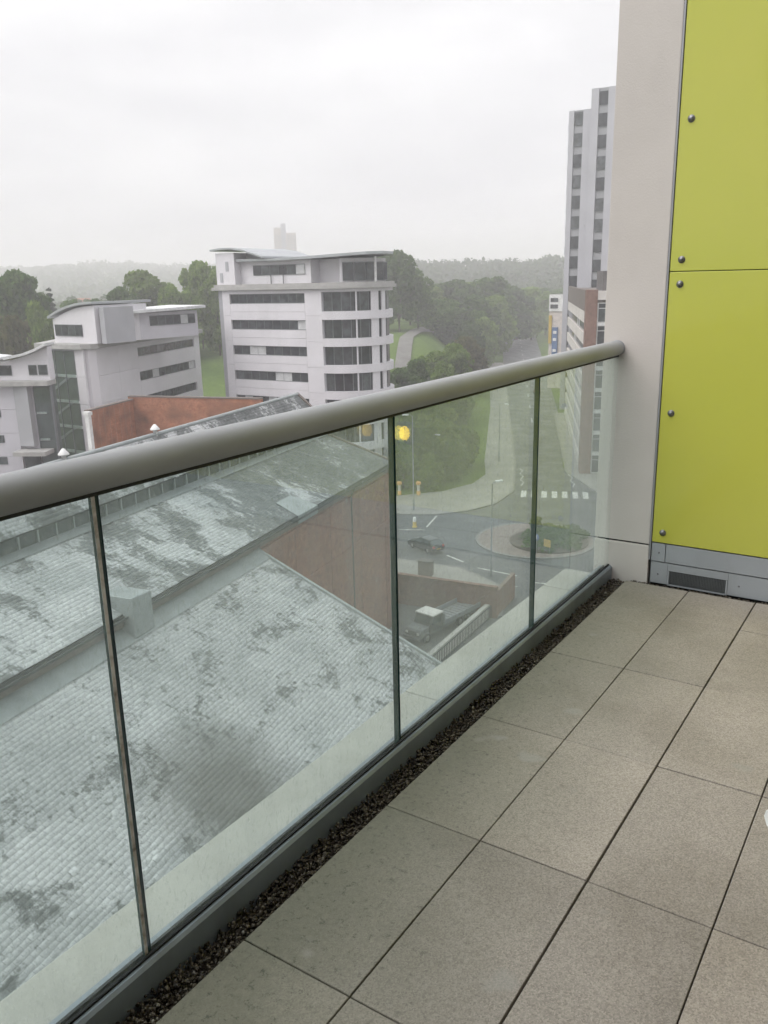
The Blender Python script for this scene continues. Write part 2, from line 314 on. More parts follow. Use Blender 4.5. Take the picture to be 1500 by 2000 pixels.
class MB:
    def __init__(s): s.v = []; s.f = []; s.mi = []; s.sm = []
    def add(s, v, f, mi=0, sm=False):
        o = len(s.v); s.v += [tuple(q) for q in v]; s.f += [tuple(i + o for i in q) for q in f]; s.mi += [mi] * len(f); s.sm += [sm] * len(f); return s
    def box(s, x0, x1, y0, y1, z0, z1, mi=0):
        return s.add([(x0, y0, z0), (x1, y0, z0), (x1, y1, z0), (x0, y1, z0), (x0, y0, z1), (x1, y0, z1), (x1, y1, z1), (x0, y1, z1)],
                     [(0, 3, 2, 1), (4, 5, 6, 7), (0, 1, 5, 4), (1, 2, 6, 5), (2, 3, 7, 6), (3, 0, 4, 7)], mi)
    def bevbox(s, x0, x1, y0, y1, z0, z1, c, mi=0):
        """a box whose top edge is chamfered by c"""
        o = [(x0, y0), (x1, y0), (x1, y1), (x0, y1)]; i = [(x0 + c, y0 + c), (x1 - c, y0 + c), (x1 - c, y1 - c), (x0 + c, y1 - c)]
        v = [(*q, z0) for q in o] + [(*q, z1 - c) for q in o] + [(*q, z1) for q in i]
        f = [(3, 2, 1, 0), (8, 9, 10, 11)]
        for a in (0, 4):
            for k in range(4): f.append((a + k, a + (k + 1) % 4, a + 4 + (k + 1) % 4, a + 4 + k))
        return s.add(v, f, mi)
    def prism(s, poly, z0, z1, mi=0):
        n = len(poly); v = [(x, y, z0) for x, y in poly] + [(x, y, z1) for x, y in poly]
        return s.add(v, [tuple(range(n - 1, -1, -1)), tuple(range(n, 2 * n))] + [(i, (i + 1) % n, n + (i + 1) % n, n + i) for i in range(n)], mi)
    def xprism(s, poly, x0, x1, mi=0):
        """poly in (y, z), extruded along x"""
        n = len(poly); v = [(x0, y, z) for y, z in poly] + [(x1, y, z) for y, z in poly]
        return s.add(v, [tuple(range(n - 1, -1, -1)), tuple(range(n, 2 * n))] + [(i, (i + 1) % n, n + (i + 1) % n, n + i) for i in range(n)], mi)
    def yprism(s, poly, y0, y1, mi=0):
        """poly in (x, z), extruded along y"""
        n = len(poly); v = [(x, y0, z) for x, z in poly] + [(x, y1, z) for x, z in poly]
        return s.add(v, [tuple(range(n)), tuple(range(2 * n - 1, n - 1, -1))] + [(i, n + i, n + (i + 1) % n, (i + 1) % n) for i in range(n)], mi)
    def tube(s, path, rad, n=10, mi=0, cap=True, ry=None):
        P = [Vector(q) for q in path]; rad = rad if isinstance(rad, (list, tuple)) else [rad] * len(P); rings = []
        for i, q in enumerate(P):
            d = (P[min(i + 1, len(P) - 1)] - P[max(i - 1, 0)]).normalized()
            a = d.cross(Vector((0, 0, 1)));  a = a.normalized() if a.length > 1e-3 else Vector((1, 0, 0)); c = a.cross(d).normalized()
            rings.append([q + a * (rad[i] * math.cos(2 * math.pi * k / n)) + c * ((ry or rad[i]) * math.sin(2 * math.pi * k / n)) for k in range(n)])
        v = [p for r_ in rings for p in r_]; f = []
        for i in range(len(P) - 1):
            for k in range(n): f.append((i * n + k, i * n + (k + 1) % n, (i + 1) * n + (k + 1) % n, (i + 1) * n + k))
        s.add(v, f, mi, True)
        if cap: s.add(rings[0], [tuple(range(n - 1, -1, -1))], mi); s.add(rings[-1], [tuple(range(n))], mi)
        return s
    def lathe(s, prof, n=16, mi=0, cx=0, cy=0):
        v = [(cx + r_ * math.cos(2 * math.pi * k / n), cy + r_ * math.sin(2 * math.pi * k / n), z) for r_, z in prof for k in range(n)]
        f = [(i * n + k, i * n + (k + 1) % n, (i + 1) * n + (k + 1) % n, (i + 1) * n + k) for i in range(len(prof) - 1) for k in range(n)]
        return s.add(v, f, mi, True)
    def mesh(s, name, mats):
        me = bpy.data.meshes.new(name); me.from_pydata(s.v, [], s.f)
        for q in (mats if isinstance(mats, (list, tuple)) else [mats]): me.materials.append(MATS[q])
        me.polygons.foreach_set('material_index', s.mi); me.polygons.foreach_set('use_smooth', s.sm); me.update(); return me
    def build(s, name, mats, parent=None, loc=None, rot=None): return link(name, s.mesh(name, mats), parent, loc, rot)
def bev(me, w, seg=2):
    bm = bmesh.new(); bm.from_mesh(me); bmesh.ops.remove_doubles(bm, verts=bm.verts, dist=1e-5)
    bmesh.ops.bevel(bm, geom=bm.edges[:], offset=w, segments=seg, affect='EDGES', profile=0.6); bm.to_mesh(me); bm.free(); return me
_boxes = {}
def boxpart(name, mat, parent, x0, x1, y0, y1, z0, z1, chamfer=0.0):
    """a box part; alike pieces share one mesh"""
    key = (name, mat, round(x1 - x0, 3), round(y1 - y0, 3), round(z1 - z0, 3), chamfer)
    if key not in _boxes:
        w, d, h = (x1 - x0) / 2, (y1 - y0) / 2, (z1 - z0) / 2; q = MB().box(-w, w, -d, d, -h, h).mesh(name, mat); _boxes[key] = bev(q, chamfer, 1) if chamfer else q
    return link(name, _boxes[key], parent, ((x0 + x1) / 2, (y0 + y1) / 2, (z0 + z1) / 2))
def copy_tree(o, parent=None):
    c = o.copy(); COL.objects.link(c)
    if parent is not None: c.parent = parent
    for ch in [q for q in bpy.data.objects if q.parent == o]: copy_tree(ch, c)
    return c
def sstep(a, b_, x):
    t = np.clip((x - a) / (b_ - a), 0, 1); return t * t * (3 - 2 * t)

# ------------------------------------------------------------------ terrain, roads, pavements
def hgt(x, y):
    x = np.asarray(x, float); y = np.asarray(y, float)
    az = np.degrees(np.arctan2(x, y)); D = np.hypot(x, y)
    s = -0.75 * x + 0.66 * y
    bank = 13.0 * sstep(148, 222, s) * sstep(-26.6, -31.5, az) * sstep(-150, -100, az) * (1 - sstep(400, 600, D))
    left = 47.0 * sstep(650, 1750, D) * (1 - sstep(-40, -34, az) * (1 - sstep(40, 60, az)))
    left = left * (1.0 + 0.10 * np.sin(az * 0.23 + 1.0) + 0.05 * np.sin(az * 0.71))
    right = 29.0 * sstep(430, 800, D) * sstep(-40, -33, az) * (1 - sstep(40, 60, az)) * (0.98 + 0.04 * np.sin(az * 0.35 + 1.5) + 0.02 * np.sin(az * 1.3))
    return bank + left + right
rad = np.concatenate([np.linspace(0, 120, 13), np.linspace(130, 420, 45), np.linspace(440, 2350, 62)]); naz = 300
A = np.linspace(0, 2 * np.pi, naz, endpoint=False); V = [(0, 0, 0)]
for r_ in rad[1:]:
    x, y = r_ * np.sin(A), r_ * np.cos(A); z = hgt(x, y); V += list(zip(x, y, z))
F = []
for i in range(len(rad) - 2):
    a, c = 1 + i * naz, 1 + (i + 1) * naz
    F += [(a + k, c + k, c + (k + 1) % naz, a + (k + 1) % naz) for k in range(naz)]
g_me = bpy.data.meshes.new('ground'); g_me.from_pydata(V, [], [tuple(reversed(q)) for q in F] + [(0, 1 + (k + 1) % naz, 1 + k) for k in range(naz)]); g_me.materials.append(MATS['ground'])
g_me.polygons.foreach_set('use_smooth', [True] * len(g_me.polygons))
tag(link('ground', g_me), kind='structure')

def sheet(name, poly, z, mat, parent=None, kind='structure'):
    o = MB().add([(x, y, z) for x, y in poly], [tuple(range(len(poly)))]).build(name, mat, parent)
    if parent is None: tag(o, kind=kind)
    return o
def arc(cx, cy, r_, a0, a1, n=24): return [(cx + r_ * math.cos(R(a0 + (a1 - a0) * i / n)), cy + r_ * math.sin(R(a0 + (a1 - a0) * i / n))) for i in range(n + 1)]
sheet('courtyard', [(-112, -60), (60, -60), (60, 135), (-46, 122), (-52, 104), (-60, 92), (-112, 84)], 0.004, 'yard_tarmac')
CX, CY = -35.6, 83.6
road = sheet('road', arc(CX, CY, 14.6, 0, 354, 59), 0.012, 'asphalt')
sheet('road_arm', [(-31.5, 90), (-33, 99), (-36.2, 105.9), (-45.8, 117.5), (-67, 168), (-111, 264.2), (-178, 410), (-196, 470), (-214, 470), (-196, 410), (-125.9, 264.2), (-78.6, 168), (-53.9, 117.7), (-47.3, 102.7), (-46.4, 95.3), (-45, 90)], 0.016, 'asphalt')
sheet('road_arm', [(-44, 70.8), (-43, 90), (-50.7, 87.4), (-54.6, 85.4), (-75, 80.8), (-115, 72), (-115, 60.5), (-75, 69), (-52, 71)], 0.020, 'asphalt')
sheet('road_arm', [(-28.2, 20), (-28.6, 62), (-31.6, 68.6), (-38, 71.5), (-30, 78), (-22, 80), (-15, 74), (-13.5, 20)], 0.024, 'asphalt')
sheet('road_arm', [(-26, 74), (-26, 93), (10, 100), (60, 106), (60, 96), (10, 90), (-18, 74)], 0.028, 'asphalt')
def raised(name, poly, h=0.13, mat='pavement'):
    """a pavement with a real kerb step and a kerb stone line along its edge"""
    o = tag(MB().prism(poly, 0.0, h).build(name, mat), kind='structure')
    return o
nwk = [(-54.6, 85.4), (-50.7, 87.4), (-48.0, 91), (-46.6, 95.3), (-46.9, 99), (-47.3, 102.7), (-53.9, 117.7), (-78.6, 168), (-125.9, 264.2)]
nwo = [(-130.5, 263), (-83, 168), (-59.5, 118.5), (-55.0, 110), (-54.0, 104), (-55.5, 98), (-60, 92.5), (-75, 88.5), (-100, 83), (-100, 76.2), (-75, 80.9)]
nw = raised('pavement', nwk + nwo)
def kerb(parent, pts, w=0.3, z=0.14):
    for a, c in zip(pts, pts[1:]):
        a, c = Vector((*a, 0)), Vector((*c, 0)); L = (c - a).length; d = (c - a) / L; n = Vector((-d.y, d.x, 0))
        k = max(1, min(14, int(L / 3.0)))
        for i in range(k):
            p0 = a + d * (L * i / k + 0.01); p1 = a + d * (L * (i + 1) / k - 0.01)
            q = [(p0 + n * (-0.02))[:2], (p1 + n * (-0.02))[:2], (p1 + n * w)[:2], (p0 + n * w)[:2]]
            MB().prism(q, 0.006, z).build('kerbstone', 'kerb_stone', parent)
kerb(nw, list(reversed(nwk)))
sp = raised('pavement', [(-31.9, 68.3), (-38.2, 71.3), (-44, 70.6), (-52, 70.8), (-60, 70.2), (-58, 61.5), (-38, 60.4), (-29.2, 61.8)])
kerb(sp, [(-60, 70.2), (-52, 70.8), (-44, 70.6), (-38.2, 71.3), (-31.9, 68.3), (-29.2, 61.8)][::1][::-1])
ne = raised('pavement', [(-45.4, 117.3), (-36.0, 106.2), (-32.2, 99.2), (-24, 96.5), (10, 103), (10, 118), (-42, 120), (-66, 170), (-68.5, 169)])
kerb(ne, [(-24, 96.5), (-32.2, 99.2), (-36.0, 106.2), (-45.4, 117.3), (-68.5, 169)][::-1])
# roundabout island: apron of setts, kerb ring and the planted middle
isl = tag(MB().prism(arc(CX, CY, 6.6, 0, 350, 35), 0.0, 0.14).build('roundabout_island', 'setts'), kind='structure')
ring = arc(CX, CY, 6.62, 0, 360, 24)
kerb(isl, ring, 0.32, 0.16)
# painted markings
def stripe(parent, p0, p1, w, z=0.034, name='road_line'):
    p0, p1 = Vector(p0), Vector(p1); d = (p1 - p0).normalized(); n = Vector((-d.y, d.x)) * (w / 2)
    return sheet(name, [(p0 - n)[:], (p1 - n)[:], (p1 + n)[:], (p0 + n)[:]], z, 'road_paint', parent)
za, zb = Vector((-46.0, 101.9)), Vector((-37.0, 105.6)); zd = (zb - za).normalized(); zn = Vector((-zd.y, zd.x))
for i in range(7):
    c = za + zd * (0.35 + i * 1.36)
    sheet('zebra_stripe', [(c - zn * 1.8)[:], (c + zd * 0.72 - zn * 1.8)[:], (c + zd * 0.72 + zn * 1.8)[:], (c + zn * 1.8)[:]], 0.034, 'road_paint', road)
for sgn, base in ((1, Vector((-47.6, 106.2))), (1, Vector((-41.0, 108.8)))):
    d = Vector((-0.43, 0.9)); n = Vector((0.9, 0.43)); pr = base
    for i in range(6):
        q = base + d * (1.9 * (i + 1)) + n * (0.45 if i % 2 == 0 else 0.0); stripe(road, pr, q, 0.16); pr = q
for p0, p1 in (((-51.1, 79.7), (-48.4, 81.1)), ((-48.8, 82.2), (-50.2, 87.0)), ((-41.6, 74.2), (-39.0, 73.1)), ((-36.9, 72.2), (-32.5, 72.0)), ((-32.3, 68.7), (-31.2, 69.3)), ((-54.5, 79.2), (-52.6, 79.5)), ((-58, 78.4), (-56, 78.9)), ((-30.5, 71.0), (-28.5, 71.6))):
    stripe(road, p0, p1, 0.22)
for i in range(16):                                              # centre line of the far road
    y = 122 + i * 17.0; x = -49.8 - 0.467 * (y - 117.5); stripe(road, (x, y), (x - 2.3, y + 5.0), 0.3)
def strip_on_ground(name, pts, w, mat, dz=0.06):
    P = []
    for a, c in zip(pts, pts[1:]):
        for i in range(8): P.append(Vector(a).lerp(Vector(c), i / 8))
    P.append(Vector(pts[-1])); v = []
    for i, q in enumerate(P):
        d = (P[min(i + 1, len(P) - 1)] - P[max(i - 1, 0)]).normalized(); n = Vector((-d.y, d.x)) * (w / 2)
        for s_ in (-1, 1):
            e = q + n * s_; v.append((e.x, e.y, float(hgt(e.x, e.y)) + dz))
    tag(MB().add(v, [(2 * i, 2 * i + 2, 2 * i + 3, 2 * i + 1) for i in range(len(P) - 1)]).build(name, mat), kind='structure')
strip_on_ground('park_path', [(-106, 168), (-122, 196), (-136, 224), (-147, 250), (-160, 274), (-176, 300)], 3.6, 'path_tarmac', 0.4)

# ------------------------------------------------------------------ the old hall below the balcony
HA = R(101.7)
hall = thing('old_hall', 'old brick hall with pale lichen-spotted slate roofs and a glazed ridge lantern', 'building', (-36.48, 55.45, 0), HA)
HM = Matrix.Translation((-36.48, 55.45, 0)) @ Matrix.Rotation(HA, 4, 'Z')
st = HM @ Vector((-37.5, -7.9, 9.4))
gx = (Matrix.Rotation(-HA, 4, 'Z') @ Vector((-36.48, 55.45, 0))).x         # the hall corner along its own axis
slate('slate_main', 0.488, -HA, None, (gx - 24, 0.0035, 0.06)); slate('slate_lean', 0.531, -HA, ((st.x, st.y, st.z), 4.2), None, 0.44, 1.15); slate('slate_lantern', 0.485, -HA, None, (gx - 24, 0.002, 0.04))
XL = -68.0
w = MB(); w.box(XL, 0, 0.0, 0.45, 0, 14.05)
w.yprism([(XL, 0), (0, 0), (0, 14.05), (XL, 14.05)], 15.55, 16.0)
w.build('side_wall', 'hall_brick', hall)
MB().xprism([(0.46, 0.0), (15.54, 0.0), (15.54, 14.0), (10.1, 16.0), (8, 17.6), (5.9, 16.0), (0.46, 14.0)], -0.45, -0.01).build('gable_wall', 'hall_brick', hall)
for x in (-0.9, -6.0, -11.2, -16.4): boxpart('pilaster', 'hall_brick', hall, x, x + 0.8, -0.035, -0.002, 0, 13.6, 0.01)
boxpart('string_course', 'hall_brick', hall, -21, 0.0, -0.09, -0.037, 9.15, 9.55)
boxpart('string_course', 'hall_brick', hall, -21, 0.0, -0.09, -0.037, 12.9, 13.3)
def slope(parent, x0, x1, ya, za_, yb, zb_, sw, ex, mat, singles=None, thick=0.004, name='roof'):
    """slate roof from the eave (ya, za) up to (yb, zb): a deck, then courses of slates, each its own piece"""
    L = math.hypot(yb - ya, zb_ - za_); ty, tz = (yb - ya) / L, (zb_ - za_) / L; ny, nz = -tz, ty
    if nz < 0: ny, nz = -ny, -nz
    deck = MB().add([(x0, ya, za_), (x1, ya, za_), (x1, yb, zb_), (x0, yb, zb_), (x0, ya - ny * .15, za_ - nz * .15), (x1, ya - ny * .15, za_ - nz * .15), (x1, yb - ny * .15, zb_ - nz * .15), (x0, yb - ny * .15, zb_ - nz * .15)],
                    [(0, 1, 2, 3), (7, 6, 5, 4), (0, 4, 5, 1), (1, 5, 6, 2), (2, 6, 7, 3), (3, 7, 4, 0)]).build(name, 'dark_void', parent)
    rows = int(L / ex); V = []; F = []; one = []
    for j in range(rows):
        n = int((x1 - x0) / sw); off = (j % 2) * sw / 2
        for i in range(-1, n + 1):
            a = max(x0, x0 + i * sw + off + 0.004); c = min(x1, x0 + (i + 1) * sw + off - 0.004)
            if c - a < 0.06: continue
            s0 = j * ex; s1 = min(L, s0 + ex * 1.35); lift = 0.008 + rnd.uniform(-0.002, 0.002) + (rnd.uniform(0.004, 0.02) if rnd.random() < 0.025 else 0); jit = rnd.uniform(-0.014, 0.014) - (rnd.uniform(0.02, 0.09) if rnd.random() < 0.012 else 0)
            full = abs(c - a - sw + 0.008) < 1e-6 and s1 == s0 + ex * 1.35
            if singles and full and singles(a, ya + ty * s0, za_ + tz * s0) is not None: one.append((singles(a, ya + ty * s0, za_ + tz * s0), a, s0 + jit, lift)); continue
            def P(x, s_, h): return (x, ya + ty * s_ + ny * h, za_ + tz * s_ + nz * h)
            k = len(V); V += [P(a, s0 + jit, lift), P(c, s0 + jit, lift), P(c, s1, 0.0045), P(a, s1, 0.0045), P(a, s0 + jit, lift - thick), P(c, s0 + jit, lift - thick)]
            F += [(k, k + 1, k + 2, k + 3), (k + 4, k + 5, k + 1, k)]
    one.sort(); keep, rest = one[:300], one[300:]
    for _, a, s0, lift in rest:
        c = a + sw - 0.008; s1 = s0 + ex * 1.35
        def P(x, s_, h): return (x, ya + ty * s_ + ny * h, za_ + tz * s_ + nz * h)
        k = len(V); V += [P(a, s0, lift), P(c, s0, lift), P(c, s1, 0.0045), P(a, s1, 0.0045), P(a, s0, lift - thick), P(c, s0, lift - thick)]; F += [(k, k + 1, k + 2, k + 3), (k + 4, k + 5, k + 1, k)]
    me = arr_mesh('slates', V, F, mat); tag(link('slates', me, deck), kind='stuff')
    if keep:
        wv = sw - 0.008; hh = ex * 1.35
        sm = MB().add([(0, 0, .008), (wv, 0, .008), (wv, hh, .006), (0, hh, .006), (0, 0, .004), (wv, 0, .004), (wv, hh, 0.0), (0, hh, 0.0)], [(0, 1, 2, 3), (4, 5, 1, 0), (5, 6, 2, 1), (7, 4, 0, 3)]).mesh('slate', mat)
        ang = math.atan2(tz, ty)
        for _, a, s0, lift in keep: link('slate', sm, deck, (a, ya + ty * s0 + ny * (lift - .008), za_ + tz * s0 + nz * (lift - .008)), (ang, 0, 0))
    return deck
ci = HM.inverted() @ Vector((0, 0, FZ + 1.456))
def near(x, y, z):
    d = math.dist((x, y, z), ci); return d if -52.5 < x < -30 and y < -5.0 and y > -9.5 + (x + 52) * -0.06 else None
slope(hall, XL, -21.22, -13.2, 6.86, -0.35, 13.24, 0.32, 0.21, 'slate_lean', near)
slope(hall, XL, 0.12, -0.32, 14.22, 5.86, 16.34, 0.36, 0.25, 'slate_main')
slope(hall, XL, 0.12, 16.32, 14.22, 10.14, 16.34, 0.6, 0.5, 'slate_main')
slope(hall, XL, 0.18, 5.45, 17.33, 7.96, 19.42, 0.36, 0.25, 'slate_lantern')
slope(hall, XL, 0.18, 10.55, 17.33, 8.04, 19.42, 0.6, 0.5, 'slate_lantern')
MB().tube([(XL, 8, 19.47), (0.2, 8, 19.47)], 0.14, 8).build('ridge_tile', 'lead_flashing', hall)
MB().xprism([(5.95, 16.3), (10.05, 16.3), (10.05, 17.3), (8, 19.1), (5.95, 17.3)], -0.4, 0.0).build('lantern_gable', 'cladding_white', hall)
bb = MB()
for s_ in (-1, 1): bb.add([(0.02, 8, 19.62), (0.30, 8, 19.62), (0.30, 8 + s_ * 2.75, 17.25), (0.02, 8 + s_ * 2.75, 17.25), (0.02, 8, 19.3), (0.30, 8, 19.3), (0.30, 8 + s_ * 2.75, 16.95), (0.02, 8 + s_ * 2.75, 16.95)], [(0, 1, 2, 3), (7, 6, 5, 4), (0, 4, 5, 1), (1, 5, 6, 2), (2, 6, 7, 3), (3, 7, 4, 0)])
bb.build('bargeboard', 'brown_panel', hall)
vb = MB().add([(0.121, -0.4, 14.34), (0.34, -0.4, 14.34), (0.34, 5.9, 16.50), (0.121, 5.9, 16.50), (0.121, -0.4, 13.98), (0.34, -0.4, 13.98), (0.34, 5.9, 16.14), (0.121, 5.9, 16.14)], [(0, 1, 2, 3), (7, 6, 5, 4), (0, 4, 5, 1), (1, 5, 6, 2), (2, 6, 7, 3), (3, 7, 4, 0)])
vb.build('verge', 'brown_panel', hall)
MB().box(XL, -0.45, 5.90, 10.1, 15.4, 16.42).build('lantern_curb', 'lead_flashing', hall)
lv = MB().add([(XL, 5.3, 16.25), (0.1, 5.3, 16.25), (0.1, 5.88, 16.47), (XL, 5.88, 16.47)], [(0, 1, 2, 3)]).build('lantern_flashing', 'lead_flashing', hall)
x = XL + 0.1
while x < -0.7:
    wd = 1.25
    boxpart('lantern_pane', 'skylight_glass', hall, x + 0.05, min(x + wd, -0.05) - 0.05, 5.93, 5.96, 16.45, 17.28)
    boxpart('glazing_bar', 'lead_flashing', hall, x - 0.06, x + 0.045, 5.84, 5.95, 16.44, 17.30)
    x += wd
boxpart('lantern_cill', 'lead_flashing', hall, XL, 0.0, 5.80, 5.925, 16.36, 16.435)
# eave gutter, flashing over the lean-to, vent housings, roof vents
gp_ = [(-0.62, 14.16), (-0.60, 14.03), (-0.48, 13.97), (-0.36, 14.03), (-0.34, 14.16), (-0.38, 14.16), (-0.40, 14.06), (-0.48, 14.02), (-0.56, 14.06), (-0.58, 14.16)]
MB().xprism(gp_, XL, 0.1).build('gutter', 'gutter_iron', hall)
boxpart('fascia', 'brown_panel', hall, XL, 0.1, -0.33, -0.003, 13.62, 13.99)
MB().add([(XL, -0.02, 13.60), (-21.1, -0.02, 13.60), (-21.1, -0.95, 13.04), (XL, -0.95, 13.04)], [(3, 2, 1, 0)]).build('lead_apron', 'lead_flashing', hall)
MB().box(XL, -21.2, -0.30, -0.004, 13.1, 13.3).build('lean_to_ridge', 'gutter_iron', hall)
lw = MB(); lw.xprism([(-13.0, 0), (-0.01, 0), (-0.01, 13.1), (-13.0, 6.75)], -21.6, -21.26); lw.build('lean_to_end_wall', 'hall_brick', hall)
MB().box(XL, -21.61, -13.0, -12.6, 0, 6.7).build('lean_to_side_wall', 'hall_brick', hall)
MB().add([(-21.3, -13.3, 6.98), (-21.12, -13.3, 6.98), (-21.12, -0.3, 13.42), (-21.3, -0.3, 13.42), (-21.3, -13.3, 6.6), (-21.12, -13.3, 6.6), (-21.12, -0.3, 13.04), (-21.3, -0.3, 13.04)], [(0, 1, 2, 3), (7, 6, 5, 4), (0, 4, 5, 1), (1, 5, 6, 2), (2, 6, 7, 3), (3, 7, 4, 0)]).build('verge', 'lead_flashing', hall)
vh = bev(MB().yprism([(-33.5, 13.1), (-32.1, 13.1), (-32.1, 14.95), (-33.5, 15.05)], -0.9, 0.9).mesh('vent_housing', 'lead_flashing'), 0.04, 1); link('vent_housing', vh, hall)
link('valley_patch', MB().add([(-16.6, -0.42, 14.24), (-13.8, -0.42, 14.24), (-14.2, 1.35, 14.87), (-16.2, 1.35, 14.87), (-16.6, -0.42, 13.7), (-13.8, -0.42, 13.7)], [(0, 1, 2, 3), (4, 5, 1, 0)]).mesh('valley_patch', 'lead_flashing'), hall)
for x in (-27.0, -19.0):
    vt = MB(); vt.lathe([(0.13, 19.35), (0.13, 19.75), (0.30, 19.76), (0.30, 19.82), (0.07, 20.1), (0.001, 20.12)], 12, 0, x, 8.0); vt.build('ridge_vent', 'frame_white', hall)
for x in (-45.0, -8.0): MB().tube([(x, -0.5, 14.0), (x, -0.25, 13.4), (x, -0.25, 0.2 if x > -21 else 13.2)], 0.06, 8).build('downpipe', 'gutter_iron', hall)

# ------------------------------------------------------------------ orange brick walls beyond the hall
wl = thing('brick_wall', 'weathered orange brick wall standing behind the hall roof', 'wall', (-77.2, 65.2, 0), 0)
def wallseg(parent, a, c, h, th, mat, name='wall_face'):
    a, c = Vector(a), Vector(c); d = (c - a).normalized(); n = Vector((-d.y, d.x)) * th
    q = [a[:], c[:], (c + n)[:], (a + n)[:]]; return MB().prism(q, 0, h).build(name, mat, parent)
wallseg(wl, (2.55, -8.9), (-0.1, -0.7), 15.75, 0.5, 'orange_brick')
wallseg(wl, (-0.9, -0.75), (15.0, 4.2), 16.05, 0.5, 'orange_brick')
def cop(parent, a, c, h, th):
    a, c = Vector(a), Vector(c); L = (c - a).length; d = (c - a) / L; n = Vector((-d.y, d.x)); k = int(L / 1.5)
    for i in range(k):
        p0, p1 = a + d * (L * i / k + .01), a + d * (L * (i + 1) / k - .01)
        MB().prism([(p0 - n * .06)[:], (p1 - n * .06)[:], (p1 + n * (th + .06))[:], (p0 + n * (th + .06))[:]], h + 0.002, h + 0.14).build('coping_stone', 'brown_panel', parent)
cop(wl, (2.55, -8.9), (-0.1, -0.7), 15.75, 0.5); cop(wl, (-0.9, -0.75), (15.0, 4.2), 16.05, 0.5)
MB().box(2.35, 2.95, -9.3, -8.95, 0, 15.4).box(2.2, 3.05, -9.4, -8.85, 15.402, 15.75).build('end_pier', 'frame_white', wl)

# ------------------------------------------------------------------ offices: shared window helpers
def window_strip(parent, x0, x1, z0, z1, y, n, blinds=0.12, mat='window_dark', seed=0, mull=0.07, frame='frame_grey', out=-1):
    """a strip window on a y-plane: dark reveal, framed panes one by one"""
    rr = random.Random(seed); wv = (x1 - x0) / n
    for i in range(n):
        a, c = x0 + i * wv, x0 + (i + 1) * wv
        wn = boxpart('window', frame, parent, a, c, y, y + 0.08, z0, z1)
        hx, hz = (c - a) / 2, (z1 - z0) / 2
        boxpart('pane', 'blind_pale' if rr.random() < blinds else mat, wn, -hx + mull / 2, hx - mull / 2, *((-0.055, -0.041) if out < 0 else (0.041, 0.055)), -hz + mull, hz - mull)
def panels(parent, x0, x1, z0, z1, y, nx, nz, mat, gap=0.03, dep=0.06):
    for i in range(nx):
        for j in range(nz):
            a, c = x0 + (x1 - x0) * i / nx, x0 + (x1 - x0) * (i + 1) / nx; e, g = z0 + (z1 - z0) * j / nz, z0 + (z1 - z0) * (j + 1) / nz
            boxpart('cladding_panel', mat, parent, a + gap / 2, c - gap / 2, y - dep, y, e + gap / 2, g - gap / 2)
def arcpts(cx, cy, r_, a0, a1, n): return [(cx + r_ * math.cos(R(a0 + (a1 - a0) * i / n)), cy + r_ * math.sin(R(a0 + (a1 - a0) * i / n))) for i in range(n + 1)]

# ------------------------------------------------------------------ white office block with the rounded glazed corner
B2 = thing('office_block', 'tall white office block with strip windows and a rounded glazed corner', 'building', (-86.89, 89.86, 0), R(3.0))
tops = [26.9 - 3.52 * i for i in range(7)]
core = [(-0.75, 0.4), (17.2, 0.4)] + arcpts(17.2, 6.4, 5.2, -90, 90, 20) + [(-0.75, 11.6)]
MB().prism(core, 0, 27.4).build('core_wall', 'cladding_grey', B2)
for x0, x1 in ((0.25, 1.6), (14.5, 17.2)):
    zz = 0.0; panels(B2, x0, x1, 0.0, 27.4, 0.39, 1, 8, 'cladding_white', 0.025, 0.39)
prev = 27.4
for i, t in enumerate(tops):
    panels(B2, 1.6, 14.5, t, prev, 0.39, 1, 1 if i == 0 else 2, 'cladding_white', 0.025, 0.39)
    window_strip(B2, 1.62, 14.48, t - 1.28, t - 0.02, 0.26, 9, 0.13, seed=i); prev = t - 1.30
panels(B2, 1.6, 14.5, 0, prev, 0.39, 1, 1, 'cladding_white', 0.025, 0.39)
MB().prism([(-0.8, 0.9), (0.22, 0.18), (0.22, 0.39), (-0.8, 1.2)], 0, 27.4).build('end_pier', 'cladding_lilac', B2)
bandz = [(27.02, 27.42)] + [(23.45 - 3.52 * i, 24.52 - 3.52 * i) for i in range(7)]
for z0, z1 in bandz:
    ro = 6.3; q = [(17.2, 0.0)] + arcpts(17.2, 6.3, ro, -90, 90, 32) + list(reversed(arcpts(17.2, 6.3, ro - 0.9, -90, 90, 32))) + [(17.2, 0.9)]
    MB().prism(q, z0, z1).build('balcony_band', 'cladding_white', B2)
for i in range(7):
    z0, z1 = 24.52 - 3.52 * i, 27.02 - 3.52 * i
    if z0 < 0: z0 = 0.1
    ap = arcpts(17.2, 6.3, 5.75, -90, 72, 13)
    for k, (a, c) in enumerate(zip(ap, ap[1:])):
        a, c = Vector(a), Vector(c); L = (c - a).length; mid = (a + c) / 2; an = math.atan2(c.y - a.y, c.x - a.x)
        wn = link('window', MB().box(-L / 2, L / 2, 0, 0.08, z0, z1).mesh('window', 'frame_grey'), B2, (mid.x, mid.y, 0), (0, 0, an))
        boxpart('pane', 'window_dark', wn, -L / 2 + .05, L / 2 - .05, -0.03, -0.004, z0 + .06, z1 - .06)
    for a_ in (-46, -20, -4):
        cx_, cy_ = 17.2 + 6.0 * math.cos(R(a_)), 6.3 + 6.0 * math.sin(R(a_)); wdt = {-46: 0.10, -20: 0.62, -4: 0.42}[a_]
        link('column', bev(MB().box(-wdt, wdt, -0.10, 0.10, z0 + .002, z1 - .002).mesh('column', 'cladding_white'), .02, 1), B2, (cx_, cy_, 0), (0, 0, R(a_ + 90)))
